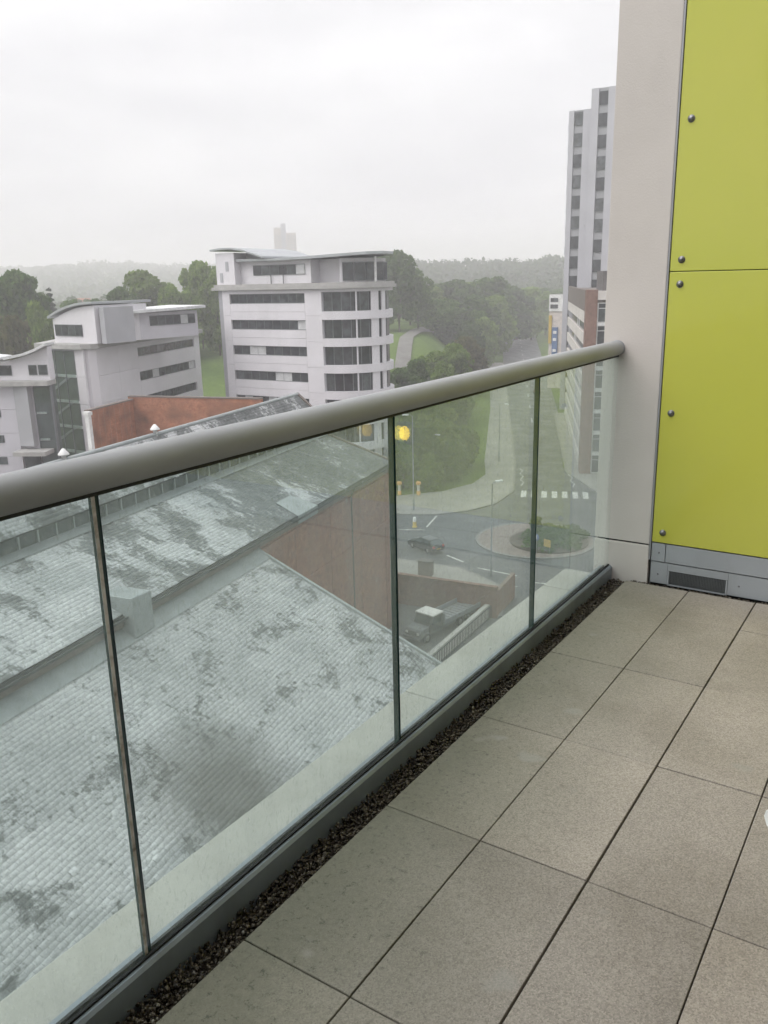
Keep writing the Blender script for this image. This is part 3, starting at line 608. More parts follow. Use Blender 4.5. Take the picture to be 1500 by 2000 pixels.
cn = [(-1.2, -0.5), (17.2, -0.55)] + arcpts(17.2, 6.3, 6.85, -90, 90, 32) + [(-1.2, 13.15)]
MB().prism(cn, 27.43, 27.85).build('cornice', 'cornice_grey', B2)
MB().prism([(-0.95, -0.25), (17.2, -0.3)] + arcpts(17.2, 6.3, 6.6, -90, 90, 32) + [(-0.95, 12.9)], 27.851, 28.2).build('parapet', 'cornice_grey', B2)
ph = [(2.6, 1.6), (14.6, 1.6), (14.6, 3.6), (17.6, 3.6), (18.8, 2.3)] + arcpts(17.4, 7.0, 4.9, -70, 80, 14) + [(2.6, 11.8)]
MB().prism(ph, 28.2, 31.25).build('penthouse_wall', 'cladding_white', B2)
window_strip(B2, 4.9, 13.7, 29.35, 30.7, 1.5, 6, 0.05, seed=44)
for k, (a, c) in enumerate(((-69, -52), (-51, -34), (-33, -16), (-15, 2), (3, 20), (21, 38))):
    p0, p1 = Vector((17.4 + 5.12 * math.cos(R(a)), 7.0 + 5.12 * math.sin(R(a)))), Vector((17.4 + 5.12 * math.cos(R(c)), 7.0 + 5.12 * math.sin(R(c)))); L = (p1 - p0).length; mid = (p0 + p1) / 2
    wn = link('window', MB().box(-L / 2, L / 2, 0, .06, 28.35, 30.75).mesh('window', 'frame_grey'), B2, (mid.x, mid.y, 0), (0, 0, math.atan2(p1.y - p0.y, p1.x - p0.x)))
    boxpart('pane', 'window_dark', wn, -L / 2 + .05, L / 2 - .05, -0.03, -0.004, 28.45, 30.65)
for x, y in ((23.0, 4.4),): MB().lathe([(0.16, 28.2), (0.16, 31.4)], 12, 0, x, y).build('roof_post', 'frame_white', B2)
prf = []
for x, z in ((2.2, 31.25), (9, 31.12), (15, 31.2), (21, 31.42), (26.6, 31.72)): prf.append((x, z))
fp = [(2.2, 0.6), (9, 0.6), (15, 0.6), (20, 0.9), (23.2, 2.0), (24.4, 4.2), (24.0, 7.5), (21.5, 11), (15, 12.2), (2.2, 12.2)]
zf = lambda x: 31.25 - 0.10 * math.sin((x - 2.2) / 9) + 0.6 * max(0, (x - 9) / 17.6) ** 1.3
n = len(fp); MB().add([(x, y, zf(x)) for x, y in fp] + [(x, y, zf(x) + .34) for x, y in fp], [tuple(range(n - 1, -1, -1)), tuple(range(n, 2 * n))] + [(i, (i + 1) % n, n + (i + 1) % n, n + i) for i in range(n)]).build('roof_canopy', 'roof_metal', B2)
MB().prism([(-0.75, 0.3), (2.58, 0.3), (2.58, 11.8), (-0.75, 11.8)], 28.2, 32.45).build('penthouse_wall', 'cladding_white', B2)
wv = [(-1.3, 32.75), (0.5, 32.92), (2.5, 32.9), (4.5, 32.6), (6.2, 32.1), (7.8, 31.62)]
MB().yprism(wv + [(x, z + 0.22) for x, z in reversed(wv)], -0.2, 12.4).build('wave_roof', 'roof_metal', B2)
MB().yprism([(2.6, 31.6), (5.9, 31.6), (4.5, 32.55), (2.6, 32.85)], 3.0, 11.6).build('penthouse_wall', 'cladding_lilac', B2)
for x in (8.0, 10.1): boxpart('service_pipe', 'frame_grey', B2, x, x + 0.08, 1.3, 1.42, 28.2, 29.5)
for x, z in ((1.0, 31.4), (-0.1, 29.9)): boxpart('wall_panel', 'cladding_grey', B2, x, x + 0.5, 0.24, 0.298, z - 1.4, z - 0.1)

# ------------------------------------------------------------------ lower curved office block on the left, with the glazed stair
B1 = thing('office_block', 'grey white office block with glazed stair tower and curved roofs left of tall block', 'building', (-90.0, 68.1, 0), 0)
rd = Vector((-0.342, 0.940)); cs = Vector((0.25, 1.4)); ce = cs + rd * 29.5
pl = [(-8.0, 0.0), (-1.2, 0.0)] + [(-0.35, 0.28), (0.1, 0.75)] + [cs[:], ce[:], (ce + Vector((-14, -5)))[:], (-18, 12), (-10.0, 2.0)]
MB().prism([(x - .0, y) for x, y in pl], 0, 20.9).build('core_wall', 'cladding_lilac', B1)
# right wing: a face turned along the street
wing = link('right_wing', None, B1, (cs.x, cs.y, 0), (0, 0, math.atan2(rd.y, rd.x)))
def wingpart(): pass
ytop = 20.9
rows = [(20.15, 18.95), (16.85, 15.6), (13.45, 12.2), (10.0, 8.8), (6.6, 5.4), (3.2, 2.0)]
# local x runs along the wing; the outside is at negative y
for x0, x1 in ((0.0, 5.0), (5.0, 10.2), (27.6, 29.5)): panels(wing, x0, x1, 0, 20.9, -0.002, 1, 6 if x0 < 10 else 3, 'cladding_white', 0.03, 0.32)
prev = 20.9
for i, (t, s_) in enumerate(rows):
    panels(wing, 10.2, 27.6, t, prev, -0.002, 1, 1, 'cladding_white', 0.03, 0.32)
    window_strip(wing, 10.25, 27.55, s_ + .02, t - .02, -0.12, 9, 0.1, seed=70 + i); prev = s_
panels(wing, 10.2, 27.6, 0, prev, -0.002, 1, 1, 'cladding_white', 0.03, 0.32)
# front: the white wall beside the stair and the stair glazing
panels(B1, -1.5, 0.2, 0, 20.9, -0.002, 1, 6, 'cladding_white', 0.03, 0.25)
MB().prism([(-1.48, 0), (-0.3, -0.02), (0.3, 0.45), (0.55, 1.5), (0.3, 1.6), (0.0, 0.8), (-0.4, 0.3)], 0, 20.9).build('corner_wall', 'cladding_white', B1)
sx0, sx1 = -7.3, -1.55
boxpart('stair_shaft', 'stair_inside', B1, sx0, sx1, -0.04, -0.005, 0, 20.6)
boxpart('stair_jamb', 'frame_grey', B1, sx0 - 0.7, sx0, -0.5, -0.006, 0, 20.9)
fl = [20.6 - 3.28 * i for i in range(7)]
for i, z in enumerate(fl[1:]):
    boxpart('landing', 'frame_white', B1, sx0 + 0.3, sx1, -0.26, -0.045, z, z + 0.32)
    MB().add([(sx0 + 1.0, -0.2, z - 1.75), (sx0 + 1.0, -0.05, z - 1.75), (sx0 + 4.4, -0.05, z - 0.02), (sx0 + 4.4, -0.2, z - 0.02), (sx0 + 1.0, -0.2, z - 1.40), (sx0 + 1.0, -0.05, z - 1.40), (sx0 + 4.4, -0.05, z + 0.3), (sx0 + 4.4, -0.2, z + 0.3)], [(0, 1, 2, 3), (7, 6, 5, 4), (0, 4, 5, 1), (1, 5, 6, 2), (2, 6, 7, 3), (3, 7, 4, 0)]).build('stair_flight', 'cladding_grey', B1)
thin_glass('stair_glass', (0.84, 0.89, 0.88), 0.06, (0.30, 0.34, 0.33), 1.2)
for i in range(6):
    for k in range(3):
        a = sx0 + (sx1 - sx0) * k / 3; c = sx0 + (sx1 - sx0) * (k + 1) / 3
        boxpart('stair_pane', 'stair_glass', B1, a + .04, c - .04, -0.36, -0.33, fl[i + 1] + .04, fl[i] - .04)
        if k: boxpart('mullion', 'frame_grey', B1, a - .04, a + .04, -0.40, -0.30, fl[i + 1], fl[i])
crn = [(-8.6, -0.9), (-1.0, -0.95), (0.3, -0.55), (0.95, 0.5), (1.1, 1.5)] + [(cs + rd * 30 + Vector((0.85, 0.2)))[:], (ce + Vector((-14, -5)))[:], (-18, 12), (-10.5, 2.0)]
MB().prism(crn, 20.901, 21.5).build('cornice', 'cornice_grey', B1)
# penthouse: tall curved-roof part and the long low part with thin roof
hx = [(-7.4, 24.55), (-5.5, 25.25), (-3.5, 25.8), (-1.5, 26.15), (0.5, 26.3), (1.6, 26.3)]
MB().yprism([(-7.0, 21.5), (1.4, 21.5), (1.4, 26.15), (-0.5, 26.05), (-2.5, 25.75), (-4.5, 25.25), (-7.0, 24.4)], 1.2, 9.5).build('penthouse_wall', 'cladding_white', B1)
MB().yprism(hx + [(x, z + 0.28) for x, z in reversed(hx)], 0.7, 10.2).build('curved_roof', 'roof_metal', B1)
window_strip(B1, -6.6, -1.2, 22.35, 23.8, 1.08, 4, 0.0, seed=5)
pw = link('penthouse_wing', None, B1, (1.0, 3.6, 0), (0, 0, math.atan2(rd.y, rd.x) - R(25)))
MB().box(0.2, 14.2, 0.0, 6.0, 21.5, 24.9).build('penthouse_wall', 'cladding_lilac', pw)
window_strip(pw, 6.2, 13.7, 23.2, 24.5, -0.10, 6, 0.1, seed=9)
rf = [(0.5, 24.9), (5, 25.0), (10, 25.1), (14.8, 25.25)]
MB().yprism(rf + [(x, z + 0.35) for x, z in reversed(rf)], -1.2, 6.8).build('thin_roof', 'roof_pale', pw)
MB().box(0.2, 1.1, -0.6, 4.0, 21.5, 25.9).build('stair_head', 'cladding_grey', B1, (0, 0, 0)).location = (1.6, 2.2, 0)

# low entrance block, cut by the left edge
B3 = thing('entrance_block', 'lower lilac grey office wing with dark glazed entrance at left edge', 'building', (-92.42, 59.81, 0), R(30))
MB().box(-12, 1.85, 0.3, 2.0, 0, 17.2).build('core_wall', 'cladding_lilac', B3)
panels(B3, -12, -0.35, 0, 17.2, 0.298, 3, 6, 'cladding_lilac', 0.03, 0.3)
MB().prism([(-0.3, -0.15), (1.6, -0.6), (1.75, 0.29), (-0.3, 0.29)], 9.9, 17.2).build('projecting_bay', 'cladding_grey', B3)
MB().box(1.86, 4.0, 0.5, 1.8, 0, 17.2).build('glazed_link_core', 'stair_inside', B3)
for i in range(5):
    z = 16.9 - i * 3.25
    for k in range(2): boxpart('link_pane', 'stair_glass', B3, 1.9 + k * 1.05, 2.9 + k * 1.05, 0.30, 0.33, z - 3.15, z)
    boxpart('landing', 'frame_white', B3, 2.0, 3.2, 0.36, 0.49, z - 3.2, z - 2.95)
boxpart('link_jamb', 'frame_grey', B3, 4.01, 4.15, 0.2, 0.7, 0, 17.2)
boxpart('cornice', 'cornice_grey', B3, -12.5, 4.3, -0.9, 1.6, 17.205, 17.75)
MB().box(-12, 4.1, 0.6, 2.0, 17.76, 20.0).build('upper_wall', 'cladding_white', B3)
for a, c in ((-6.5, -4.5), (-3.2, -0.5), (1.6, 2.6), (2.8, 3.9)): window_strip(B3, a, c, 18.35, 19.55, 0.50, 1, 0.0, seed=int(a))
rfl = [(-13, 20.9), (-8, 21.0), (-1.2, 20.3)]
MB().yprism(rfl + [(x, z + 0.3) for x, z in reversed(rfl)], -0.6, 2.6).build('flat_roof', 'roof_pale', B3)
rfl = [(-0.9, 20.25), (1.5, 20.7), (3.0, 21.2), (4.3, 21.8)]
MB().yprism(rfl + [(x, z + 0.3) for x, z in reversed(rfl)], -0.4, 2.4).build('rising_roof', 'roof_pale', B3)
MB().yprism([(-0.9, 20.0), (4.1, 20.0), (4.1, 21.65), (3.0, 21.15), (1.5, 20.65)], 0.7, 1.9).build('upper_wall', 'cladding_white', B3)
for z in (13.4, 10.3, 7.6): window_strip(B3, -3.6, -2.3, z, z + 0.95, -0.08, 1, 0.0, seed=3)
boxpart('entrance_canopy', 'cornice_grey', B3, -0.4, 3.6, -2.2, 0.29, 9.0, 9.5)
boxpart('entrance_door', 'window_dark', B3, -0.2, 1.8, 0.1, 0.28, 0, 8.9)

# ------------------------------------------------------------------ street building with concrete bands and the white slab tower
R1 = thing('banded_building', 'brown office building with pale concrete bands right of the far road', 'building', (-43.2, 117.3, 0), R(114))
MB().box(0.02, 56, -26, -0.5, 0, 25.9).build('core_wall', 'brown_panel', R1)
for i in range(9):
    zt = 23.3 - 3.1 * i
    if zt < 0.5: break
    boxpart('concrete_band', 'concrete_band', R1, 2.6, 56, -0.49, -0.05, max(0, zt - 1.65), zt)
    if i < 8: window_strip(R1, 2.6, 56, zt - 3.08, zt - 1.67, -0.40, 26, 0.12, seed=100 + i, frame='brown_panel', out=1)
boxpart('top_fascia', 'brown_panel', R1, 2.6, 56, -0.49, -0.02, 23.32, 26.3)
MB().box(-0.5, 2.58, -1.5, 0.05, 0, 26.4).build('corner_pier', 'brown_brick', R1)
for i in range(9):
    zt = 24.6 - 3.1 * i
    if zt < 2: break
    boxpart('end_band', 'frame_white', R1, -0.20, 0.01, -26, -1.51, zt - 3.1, zt - 2.75)
    for k in range(7):
        y1 = -1.55 - k * 3.2
        wn = boxpart('window', 'frame_white', R1, -0.16, 0.012, y1 - 3.1, y1, zt - 2.7, zt)
        boxpart('pane', 'window_dark', wn, -0.11, -0.088, -1.45, 1.40, -1.25, 0.55); boxpart('pane', 'window_dark', wn, -0.11, -0.088, -1.45, 1.40, 0.65, 1.25)
boxpart('plant_room', 'plant_room', R1, 1.0, 12, -14, -2.2, 25.91, 28.9)
boxpart('roof_edge', 'concrete_band', R1, -0.4, 2.5, -26, -1.51, 25.0, 26.2)

TW = thing('tower_block', 'tall pale slab tower with dark window columns beside the balcony column', 'building', (-69.53, 174.67, 0), R(5))
MB().box(0.02, 4.63, 0.3, 14, 0, 60.2).build('core_wall', 'tower_grey', TW)
MB().box(4.66, 24, -0.6, 15, 0, 63.6).build('core_wall', 'tower_grey', TW)
boxpart('end_fin', 'tower_white', TW, 0, 1.05, -0.02, 0.299, 0, 60.2); boxpart('end_fin', 'tower_white', TW, 2.9, 4.64, -0.02, 0.299, 0, 60.2)
boxpart('end_fin', 'tower_white', TW, 4.67, 6.15, -0.95, -0.601, 0, 63.6)
for k in range(5): boxpart('end_fin', 'tower_white', TW, 8.0 + 3.3 * k, 9.5 + 3.3 * k, -0.95, -0.601, 0, 63.6)
for i in range(15):
    z = 59.9 - 3.95 * i; z2 = 63.0 - 3.95 * i
    if z > 3:
        wn = boxpart('window', 'frame_grey', TW, 1.1, 2.86, 0.14, 0.298, z - 2.55, z); boxpart('pane', 'window_dark', wn, -0.82, 0.82, -0.11, -0.082, -1.2, 1.2)
    for k in range(5):
        x = 6.2 + 3.3 * k
        wn = boxpart('window', 'frame_grey', TW, x, x + 1.75, -0.75, -0.602, z2 - 2.55, z2); boxpart('pane', 'window_dark', wn, -0.82, 0.82, -0.11, -0.077, -1.2, 1.2)
for j in range(15): boxpart('side_band', 'tower_white', TW, -0.18, 0.018, 0.4, 14, 1.0 + 3.95 * j, 2.6 + 3.95 * j)

SG = thing('sign_building', 'small distant building with blue and yellow sign boards by the far road', 'building', (-86.4, 208.2, 0), R(3))
MB().box(0, 14, 0, 12, 0, 23.4).build('wall', 'far_beige', SG)
boxpart('top_fascia', 'sign_white', SG, -0.05, 14, -0.25, -0.01, 19.6, 23.8)
boxpart('sign_board', 'sign_blue', SG, 1.0, 2.4, -0.4, -0.02, 8.6, 15.6); boxpart('sign_board', 'sign_yellow', SG, -0.02, 0.75, -0.35, -0.02, 11.5, 18.6)
for z in (9.4, 12.2, 14.0): boxpart('sign_mark', 'sign_white', SG, 1.25, 2.15, -0.46, -0.405, z, z + 0.7)
for z in (20.3, 21.9): window_strip(SG, 0.3, 2.3, z, z + 1.0, -0.36, 2, 0.0, seed=2)

FT = thing('distant_tower', 'hazy beige tower block on the skyline behind the white office roof', 'building', (-576, 691, float(hgt(-576, 691)) - 1), R(40))
for (x0, x1, y0, y1, h, mt) in ((-9.2, -2.2, -7, 7, 76.0, 'far_beige'), (-2.19, 3.0, -5, 5, 80.0, 'cladding_lilac'), (3.01, 13.0, -7, 7, 71.0, 'far_beige')):
    MB().box(x0, x1, y0, y1, 0, h).build('block', mt, FT)
for k in range(20):
    for x in (-8.3, -5.2, 4.2, 7.2, 10.2): boxpart('window', 'cladding_grey', FT, x, x + 1.9, -7.12, -7.005, 12 + k * 2.9, 13.5 + k * 2.9)
for (x, y, rz, wdt, lb) in ((-381.7, 291.1, 0.6, 9, 'small red roofed house among trees below the left hill'), (-352, 300, 0.3, 7, 'pale gabled house half hidden by trees below the left hill')):
    zg = float(hgt(x, y)); H_ = thing('house', lb, 'house', (x, y, zg - 0.5), rz)
    base_h = 10.5 if wdt == 9 else 8
    MB().prism([(-wdt / 2, -4), (wdt / 2, -4), (wdt / 2, 4), (-wdt / 2, 4)], 0, base_h).build('wall', 'far_beige', H_)
    MB().xprism([(-4.4, base_h + .01), (4.4, base_h + .01), (0, base_h + 4)], -wdt / 2 - .4, wdt / 2 + .4).build('roof', 'red_roof', H_)
    for xx_ in (-2.2, 1.2): boxpart('window', 'window_dark', H_, xx_, xx_ + 1.2, -4.1, -4.005, base_h - 2.4, base_h - 1.0)

# ------------------------------------------------------------------ trees
def leaf_cloud(centers, n, size, rs, flat=0.0, squash=1.0):
    """n leaf clumps spread through a set of lobes (cx, cy, cz, r)"""
    C = np.array([c[:3] for c in centers]); Rr = np.array([c[3] for c in centers]); pw = Rr ** 2 / (Rr ** 2).sum()
    idx = rs.choice(len(C), n, p=pw); d = rs.normal(size=(n, 3)); d /= np.linalg.norm(d, axis=1)[:, None]; d[:, 2] = np.where(rs.random(n) < 0.35, np.abs(d[:, 2]), d[:, 2])
    rr = Rr[idx] * (0.45 + 0.62 * rs.random(n) ** 0.45); P = C[idx] + d * rr[:, None] * np.array([1, 1, squash])
    nr = d * 0.9 + rs.normal(size=(n, 3)) * 0.7 + np.array([0, 0, 0.35]); nr /= np.linalg.norm(nr, axis=1)[:, None]
    a = np.cross(nr, rs.normal(size=(n, 3))); a /= np.linalg.norm(a, axis=1)[:, None]; b_ = np.cross(nr, a)
    s_ = size * (0.55 + 0.9 * rs.random(n))[:, None]; a = a * s_; b_ = b_ * s_ * 0.72
    j = lambda: 1 + rs.uniform(-0.35, 0.35, (n, 1))
    Q = np.stack([P - a * j(), P - b_ * j() + nr * s_ * 0.18, P + a * j(), P + b_ * j() - nr * s_ * 0.12], 1).reshape(-1, 3)
    return Q, np.arange(4 * n).reshape(n, 4)
def tree_meshes(seed, h, r_, low, leafn, size, mat, lobes=11):
    rs = np.random.default_rng(seed); cen = []; ch = h * (1 - low)
    for k in range(lobes):
        t = (k + 0.5) / lobes; zz = h * low + ch * (0.10 + 0.80 * t); prof = math.sin(math.pi * min(1, 0.20 + 0.72 * t)) ** 0.7
        a = k * 2.4 + rs.uniform(-0.4, 0.4); off = r_ * prof * rs.uniform(0.32, 0.68); cen.append((off * math.cos(a), off * math.sin(a), zz, r_ * rs.uniform(0.34, 0.50) * (0.65 + 0.4 * prof)))
    cen.append((0, 0, h * low + ch * 0.55, r_ * 0.52)); cen.append((0, 0, h * 0.90, r_ * 0.33))
    for k in range(16):
        a = rs.uniform(0, 6.28); t = rs.uniform(0.15, 1.0); prof = math.sin(math.pi * min(1, 0.2 + 0.72 * t)) ** 0.7
        cen.append((r_ * prof * 0.92 * math.cos(a), r_ * prof * 0.92 * math.sin(a), h * low + ch * t, r_ * rs.uniform(0.10, 0.20)))
    Q, F = leaf_cloud(cen, leafn, size, rs, squash=0.85)
    crown = arr_mesh('crown', Q, F, mat)
    t = MB(); t.tube([(0, 0, -0.6), (0.1, 0, h * 0.15), (0.0, 0.1, h * 0.38), (0.1, 0.1, h * 0.7)], [h * .022, h * .018, h * .013, h * .005], 8)
    for k in range(6):
        c = cen[k + 2]; t.tube([(0, 0, h * (low + 0.03 * k)), (c[0] * .5, c[1] * .5, c[2] * .75 + h * low * .25), (c[0], c[1], c[2])], [h * .010, h * .007, h * .003], 6)
    return crown, t.mesh('trunk', 'bark'), h, r_
KINDS = {0: tree_meshes(1, 18, 7.0, 0.10, 5200, 0.50, 'leaf_dark'), 1: tree_meshes(2, 18, 7.0, 0.12, 5200, 0.50, 'leaf_mid'), 2: tree_meshes(3, 16, 6.4, 0.08, 5200, 0.46, 'leaf_bright'),
         3: tree_meshes(4, 14, 6.0, 0.10, 4200, 0.45, 'leaf_brown'), 6: tree_meshes(7, 8, 3.6, 0.04, 5200, 0.26, 'leaf_bright'), 7: tree_meshes(8, 8, 3.6, 0.05, 5200, 0.26, 'leaf_dark'), 8: tree_meshes(9, 8, 3.6, 0.05, 5200, 0.26, 'leaf_mid')}
rs = np.random.default_rng(5); cc = [(0, 0, 2 + 1.6 * k, 2.3 * (1 - k / 12.5) + .25) for k in range(12)]
Q, F = leaf_cloud(cc, 3600, 0.42, rs, squash=0.6); KINDS[5] = (arr_mesh('crown', Q, F, 'leaf_conifer'), MB().tube([(0, 0, -.5), (0, 0, 18)], [.3, .05], 7).mesh('trunk', 'bark'), 21, 2.6)
def plant_tree(kind, x, y, ztop, r_, label, group=None, name='broadleaf_tree'):
    cm, tm, h0, r00 = KINDS[kind]; zg = float(hgt(x, y)) - 0.15; k = r_ / r00
    t = thing(name, label, 'tree', (x, y, zg), rnd.uniform(0, 6.28), group); t.scale = (k, k, (ztop - zg) / h0)
    link('trunk', tm, t); link('crown', cm, t); return t
T = [('left', -158.2, 105.2, 31.6, 7.2, 0), ('left', -156.9, 98.1, 29.7, 6.2, 1), ('scrub', -141.4, 97.9, 25.8, 3.4, 2), ('scrub', -134.0, 87.4, 23.2, 4.4, 3), ('scrub', -127.4, 79.2, 21.7, 4.1, 3),
     ('conifer', -191.2, 136.6, 28.8, 2.4, 5), ('leftgap', -180.6, 134.2, 25.0, 3.4, 1), ('leftgap', -184.8, 145.2, 25.1, 4.0, 0), ('leftgap', -161.6, 117.8, 23.1, 3.7, 2), ('leftgap', -170, 128, 24.0, 4.0, 0),
     ('mid', -162.0, 141.3, 31.6, 7.2, 2), ('midside', -157.6, 131.1, 27.9, 4.5, 0), ('midside', -150.5, 139.2, 28.1, 4.5, 2),
     ('bank', -154.6, 152.5, 33.5, 5.4, 2), ('bank', -145.5, 149.0, 30.6, 4.9, 2), ('bank', -148.8, 142.7, 26.7, 4.1, 2), ('bank', -161.3, 166.4, 32.6, 6.1, 2), ('bank', -158.6, 146.4, 28.5, 4.9, 2),
     ('behind', -139.5, 220.0, 36.4, 7.4, 0), ('behind', -149.0, 225.0, 35.4, 8.0, 1), ('behind', -141.5, 234.0, 31.0, 6.0, 1),
     ('park', -157.5, 255.3, 26.5, 8.2, 1), ('park', -161.9, 276.0, 25.5, 9.4, 2), ('park', -157.4, 290.0, 27.4, 11.1, 0), ('park', -152.5, 303.9, 27.7, 12.4, 1), ('park', -156.3, 335.4, 24.2, 10.2, 0),
     ('park', -160.6, 366.3, 23.3, 11.0, 2), ('park', -160.0, 392, 20.8, 9.5, 1), ('park', -168, 400, 22.2, 9.3, 0), ('park', -138.4, 266.2, 22.2, 10.1, 0), ('park', -142.8, 252.4, 21.5, 8.0, 1), ('park', -142, 290, 21.7, 8.6, 2),
     ('park', -178, 300, 25.5, 10, 1), ('park', -190, 310, 26.5, 10, 0), ('park', -174, 330, 26.0, 11, 2), ('park', -132.5, 243.7, 18.7, 7.4, 0), ('park', -130.0, 252, 17.6, 5.9, 1),
     ('park', -124.0, 246.0, 16.0, 5.4, 2), ('park', -122.0, 232.5, 15.4, 5.2, 0), ('park', -196, 345, 26, 11, 1), ('park', -210, 430, 24, 12, 0), ('park', -192, 440, 22, 11, 2), ('park', -180, 448, 21, 10, 1), ('park', -168, 455, 20, 10, 0),
     ('shrub', -89.3, 163.1, 14.6, 4.6, 2), ('shrub', -90.7, 156.7, 13.4, 4.8, 2), ('brown', -96.9, 182.7, 14.3, 5.0, 3), ('shrub', -89.8, 147.2, 12.5, 3.8, 1), ('shrub', -88.1, 138.2, 11.7, 3.4, 0), ('shrub', -83.1, 146.8, 12.3, 3.6, 2), ('brown', -102.1, 195.8, 11.5, 3.6, 3),
     ('road', -75.7, 131.2, 8.0, 4.0, 6), ('road', -77.2, 139.1, 7.4, 3.4, 7), ('road', -71.5, 121.0, 7.8, 3.6, 8), ('road', -79.4, 130.5, 8.9, 3.6, 7), ('road', -67.5, 114, 7.4, 3.4, 6), ('road', -81, 148, 8.4, 3.4, 8), ('road', -88, 160, 8.0, 3.4, 7), ('road', -97, 178, 8.0, 3.6, 8), ('road', -106, 196, 8.0, 3.8, 7),
     ('corner', -61.8, 107.9, 7.6, 3.7, 6), ('corner', -60.4, 101.2, 7.8, 3.2, 7), ('corner', -60.5, 112.8, 6.4, 2.8, 8), ('corner', -61.3, 96.8, 6.4, 2.6, 8), ('corner', -57.8, 98.1, 5.0, 2.2, 6), ('corner', -65.5, 99.5, 7.7, 2.9, 7), ('corner', -57.6, 104.5, 5.6, 2.3, 8)]
LB = {'left': ('big dark green tree at the left edge above the office roofs', 'big trees at the left edge'), 'scrub': ('low scrubby tree behind the low roofs at the left edge', 'scrubby trees at left'),
      'conifer': ('slim dark conifer behind the left office roof', None), 'leftgap': ('small hazy tree in the gap beyond the left office roof', 'small trees beyond the left roof'),
      'mid': ('round bright green tree rising over the curved left office roof', None), 'midside': ('smaller green tree flanking the round tree over left office roof', 'trees flanking the round tree'),
      'bank': ('leafy tree on the grass bank between the two office blocks', 'trees on the bank'), 'behind': ('dark green tree directly behind right end of the white block', 'trees behind the white block'),
      'park': ('large leafy tree in the dense park mass left of the far road', 'trees massed in the park'), 'shrub': ('bright bushy tree just above the handrail beside white block', 'bushy trees above the handrail'),
      'brown': ('brownish green bushy tree at left edge of the far road', 'brownish trees by the road'), 'road': ('low roadside tree seen through the glass near its top', 'roadside trees behind the glass'),
      'corner': ('green bush at the street corner seen through the glass panel', 'corner bushes behind the glass')}
UL = {'left': ['tallest dark green tree at the left edge above the office roofs', 'dark tree cut by the left frame edge above the roofs'],
      'scrub': ['yellow green scrubby tree right of the big tree at left edge', 'brownish scrub tree just above the low roof at left edge', 'lowest brownish scrub tree cut by the left frame edge'],
      'midside': ['darker small tree left of the round bright tree over the curved roof', 'small bright tree right of the round tree over the curved roof'],
      'behind': ['dark tall tree showing right of the white block roof', 'tree mostly hidden behind the right end of white block roof', 'smaller tree right of the dark tall tree behind white block'],
      'bank': ['bright tree top touching the left side of white block roof', 'dark tree beside the white block above the grass bank', 'small tree right above the right end of left office roof', 'broad tree partly hidden behind the white block left side', 'light green tree between both office blocks above the lawn'],
      'shrub': ['brightest bushy tree just left of the far road above the handrail', 'broad bright bush in the middle above the handrail', 'mid green bush left of the broad bright bush above handrail', 'dark bush right beside the white block above the handrail', 'low bright bush touching the handrail near the far road'],
      'brown': ['nearer brownish bushy tree at the left edge of the far road', 'farther small brownish tree at the left edge of the far road']}
PL = {(-157.4, 290.0): 'broad dark tree at the centre top of the park mass', (-152.5, 303.9): 'broadest tree right of centre in the park mass', (-160.6, 366.3): 'pale green tree at the right end of the park mass by the road',
      (-157.5, 255.3): 'leafy tree at the left end of park mass above the lawn', (-138.4, 266.2): 'big dark tree in the front row of the park mass', (-122.0, 232.5): 'lowest dark tree of the park mass at the left road edge'}
cnt = {}
for g, x, y, zt, r_, k in T:
    i = cnt.get(g, 0); cnt[g] = i + 1
    lb = UL[g][i] if g in UL else PL.get((x, y), LB[g][0])
    plant_tree(k, x, y, zt, r_, lb, LB[g][1], 'conifer_tree' if g == 'conifer' else ('bush' if g == 'corner' else 'broadleaf_tree'))

# far wood on the hills: one mass
rs = np.random.default_rng(21); VV = []; FF = []; nb = 0
def wood(az0, az1, D0, D1, n, hh, rr, q, size):
    global nb
    az = np.radians(rs.uniform(az0, az1, n)); D = np.sqrt(rs.uniform(D0 ** 2, D1 ** 2, n)); x, y = D * np.sin(az), D * np.cos(az); z = hgt(x, y)
    for i in range(n):
        h = hh * rs.uniform(0.6, 1.3); r_ = rr * rs.uniform(0.7, 1.25)
        cen = [(x[i], y[i], z[i] + h * 0.45, r_), (x[i] + r_ * rs.uniform(-.5, .5), y[i] + r_ * rs.uniform(-.5, .5), z[i] + h * 0.75, r_ * .7)]
        Q, F = leaf_cloud(cen, q, size, rs); VV.append(Q); FF.append(F + nb); nb += len(Q)
wood(-37, -14, 470, 820, 900, 13, 5.5, 42, 1.5)
wood(-37, -14, 740, 850, 260, 15, 6.0, 60, 1.5)
wood(-66, -36, 520, 1800, 1500, 13, 8.0, 26, 2.9)
wood(-66, -36, 1600, 1850, 420, 15, 9.0, 30, 3.0)
wood(-60, -33, 260, 520, 170, 11, 5.0, 60, 1.1)
tag(link('distant_wood', arr_mesh('distant_wood', np.concatenate(VV), np.concatenate(FF), 'leaf_far')), 'hazy wooded hillside along the whole skyline', 'wood', kind='stuff')

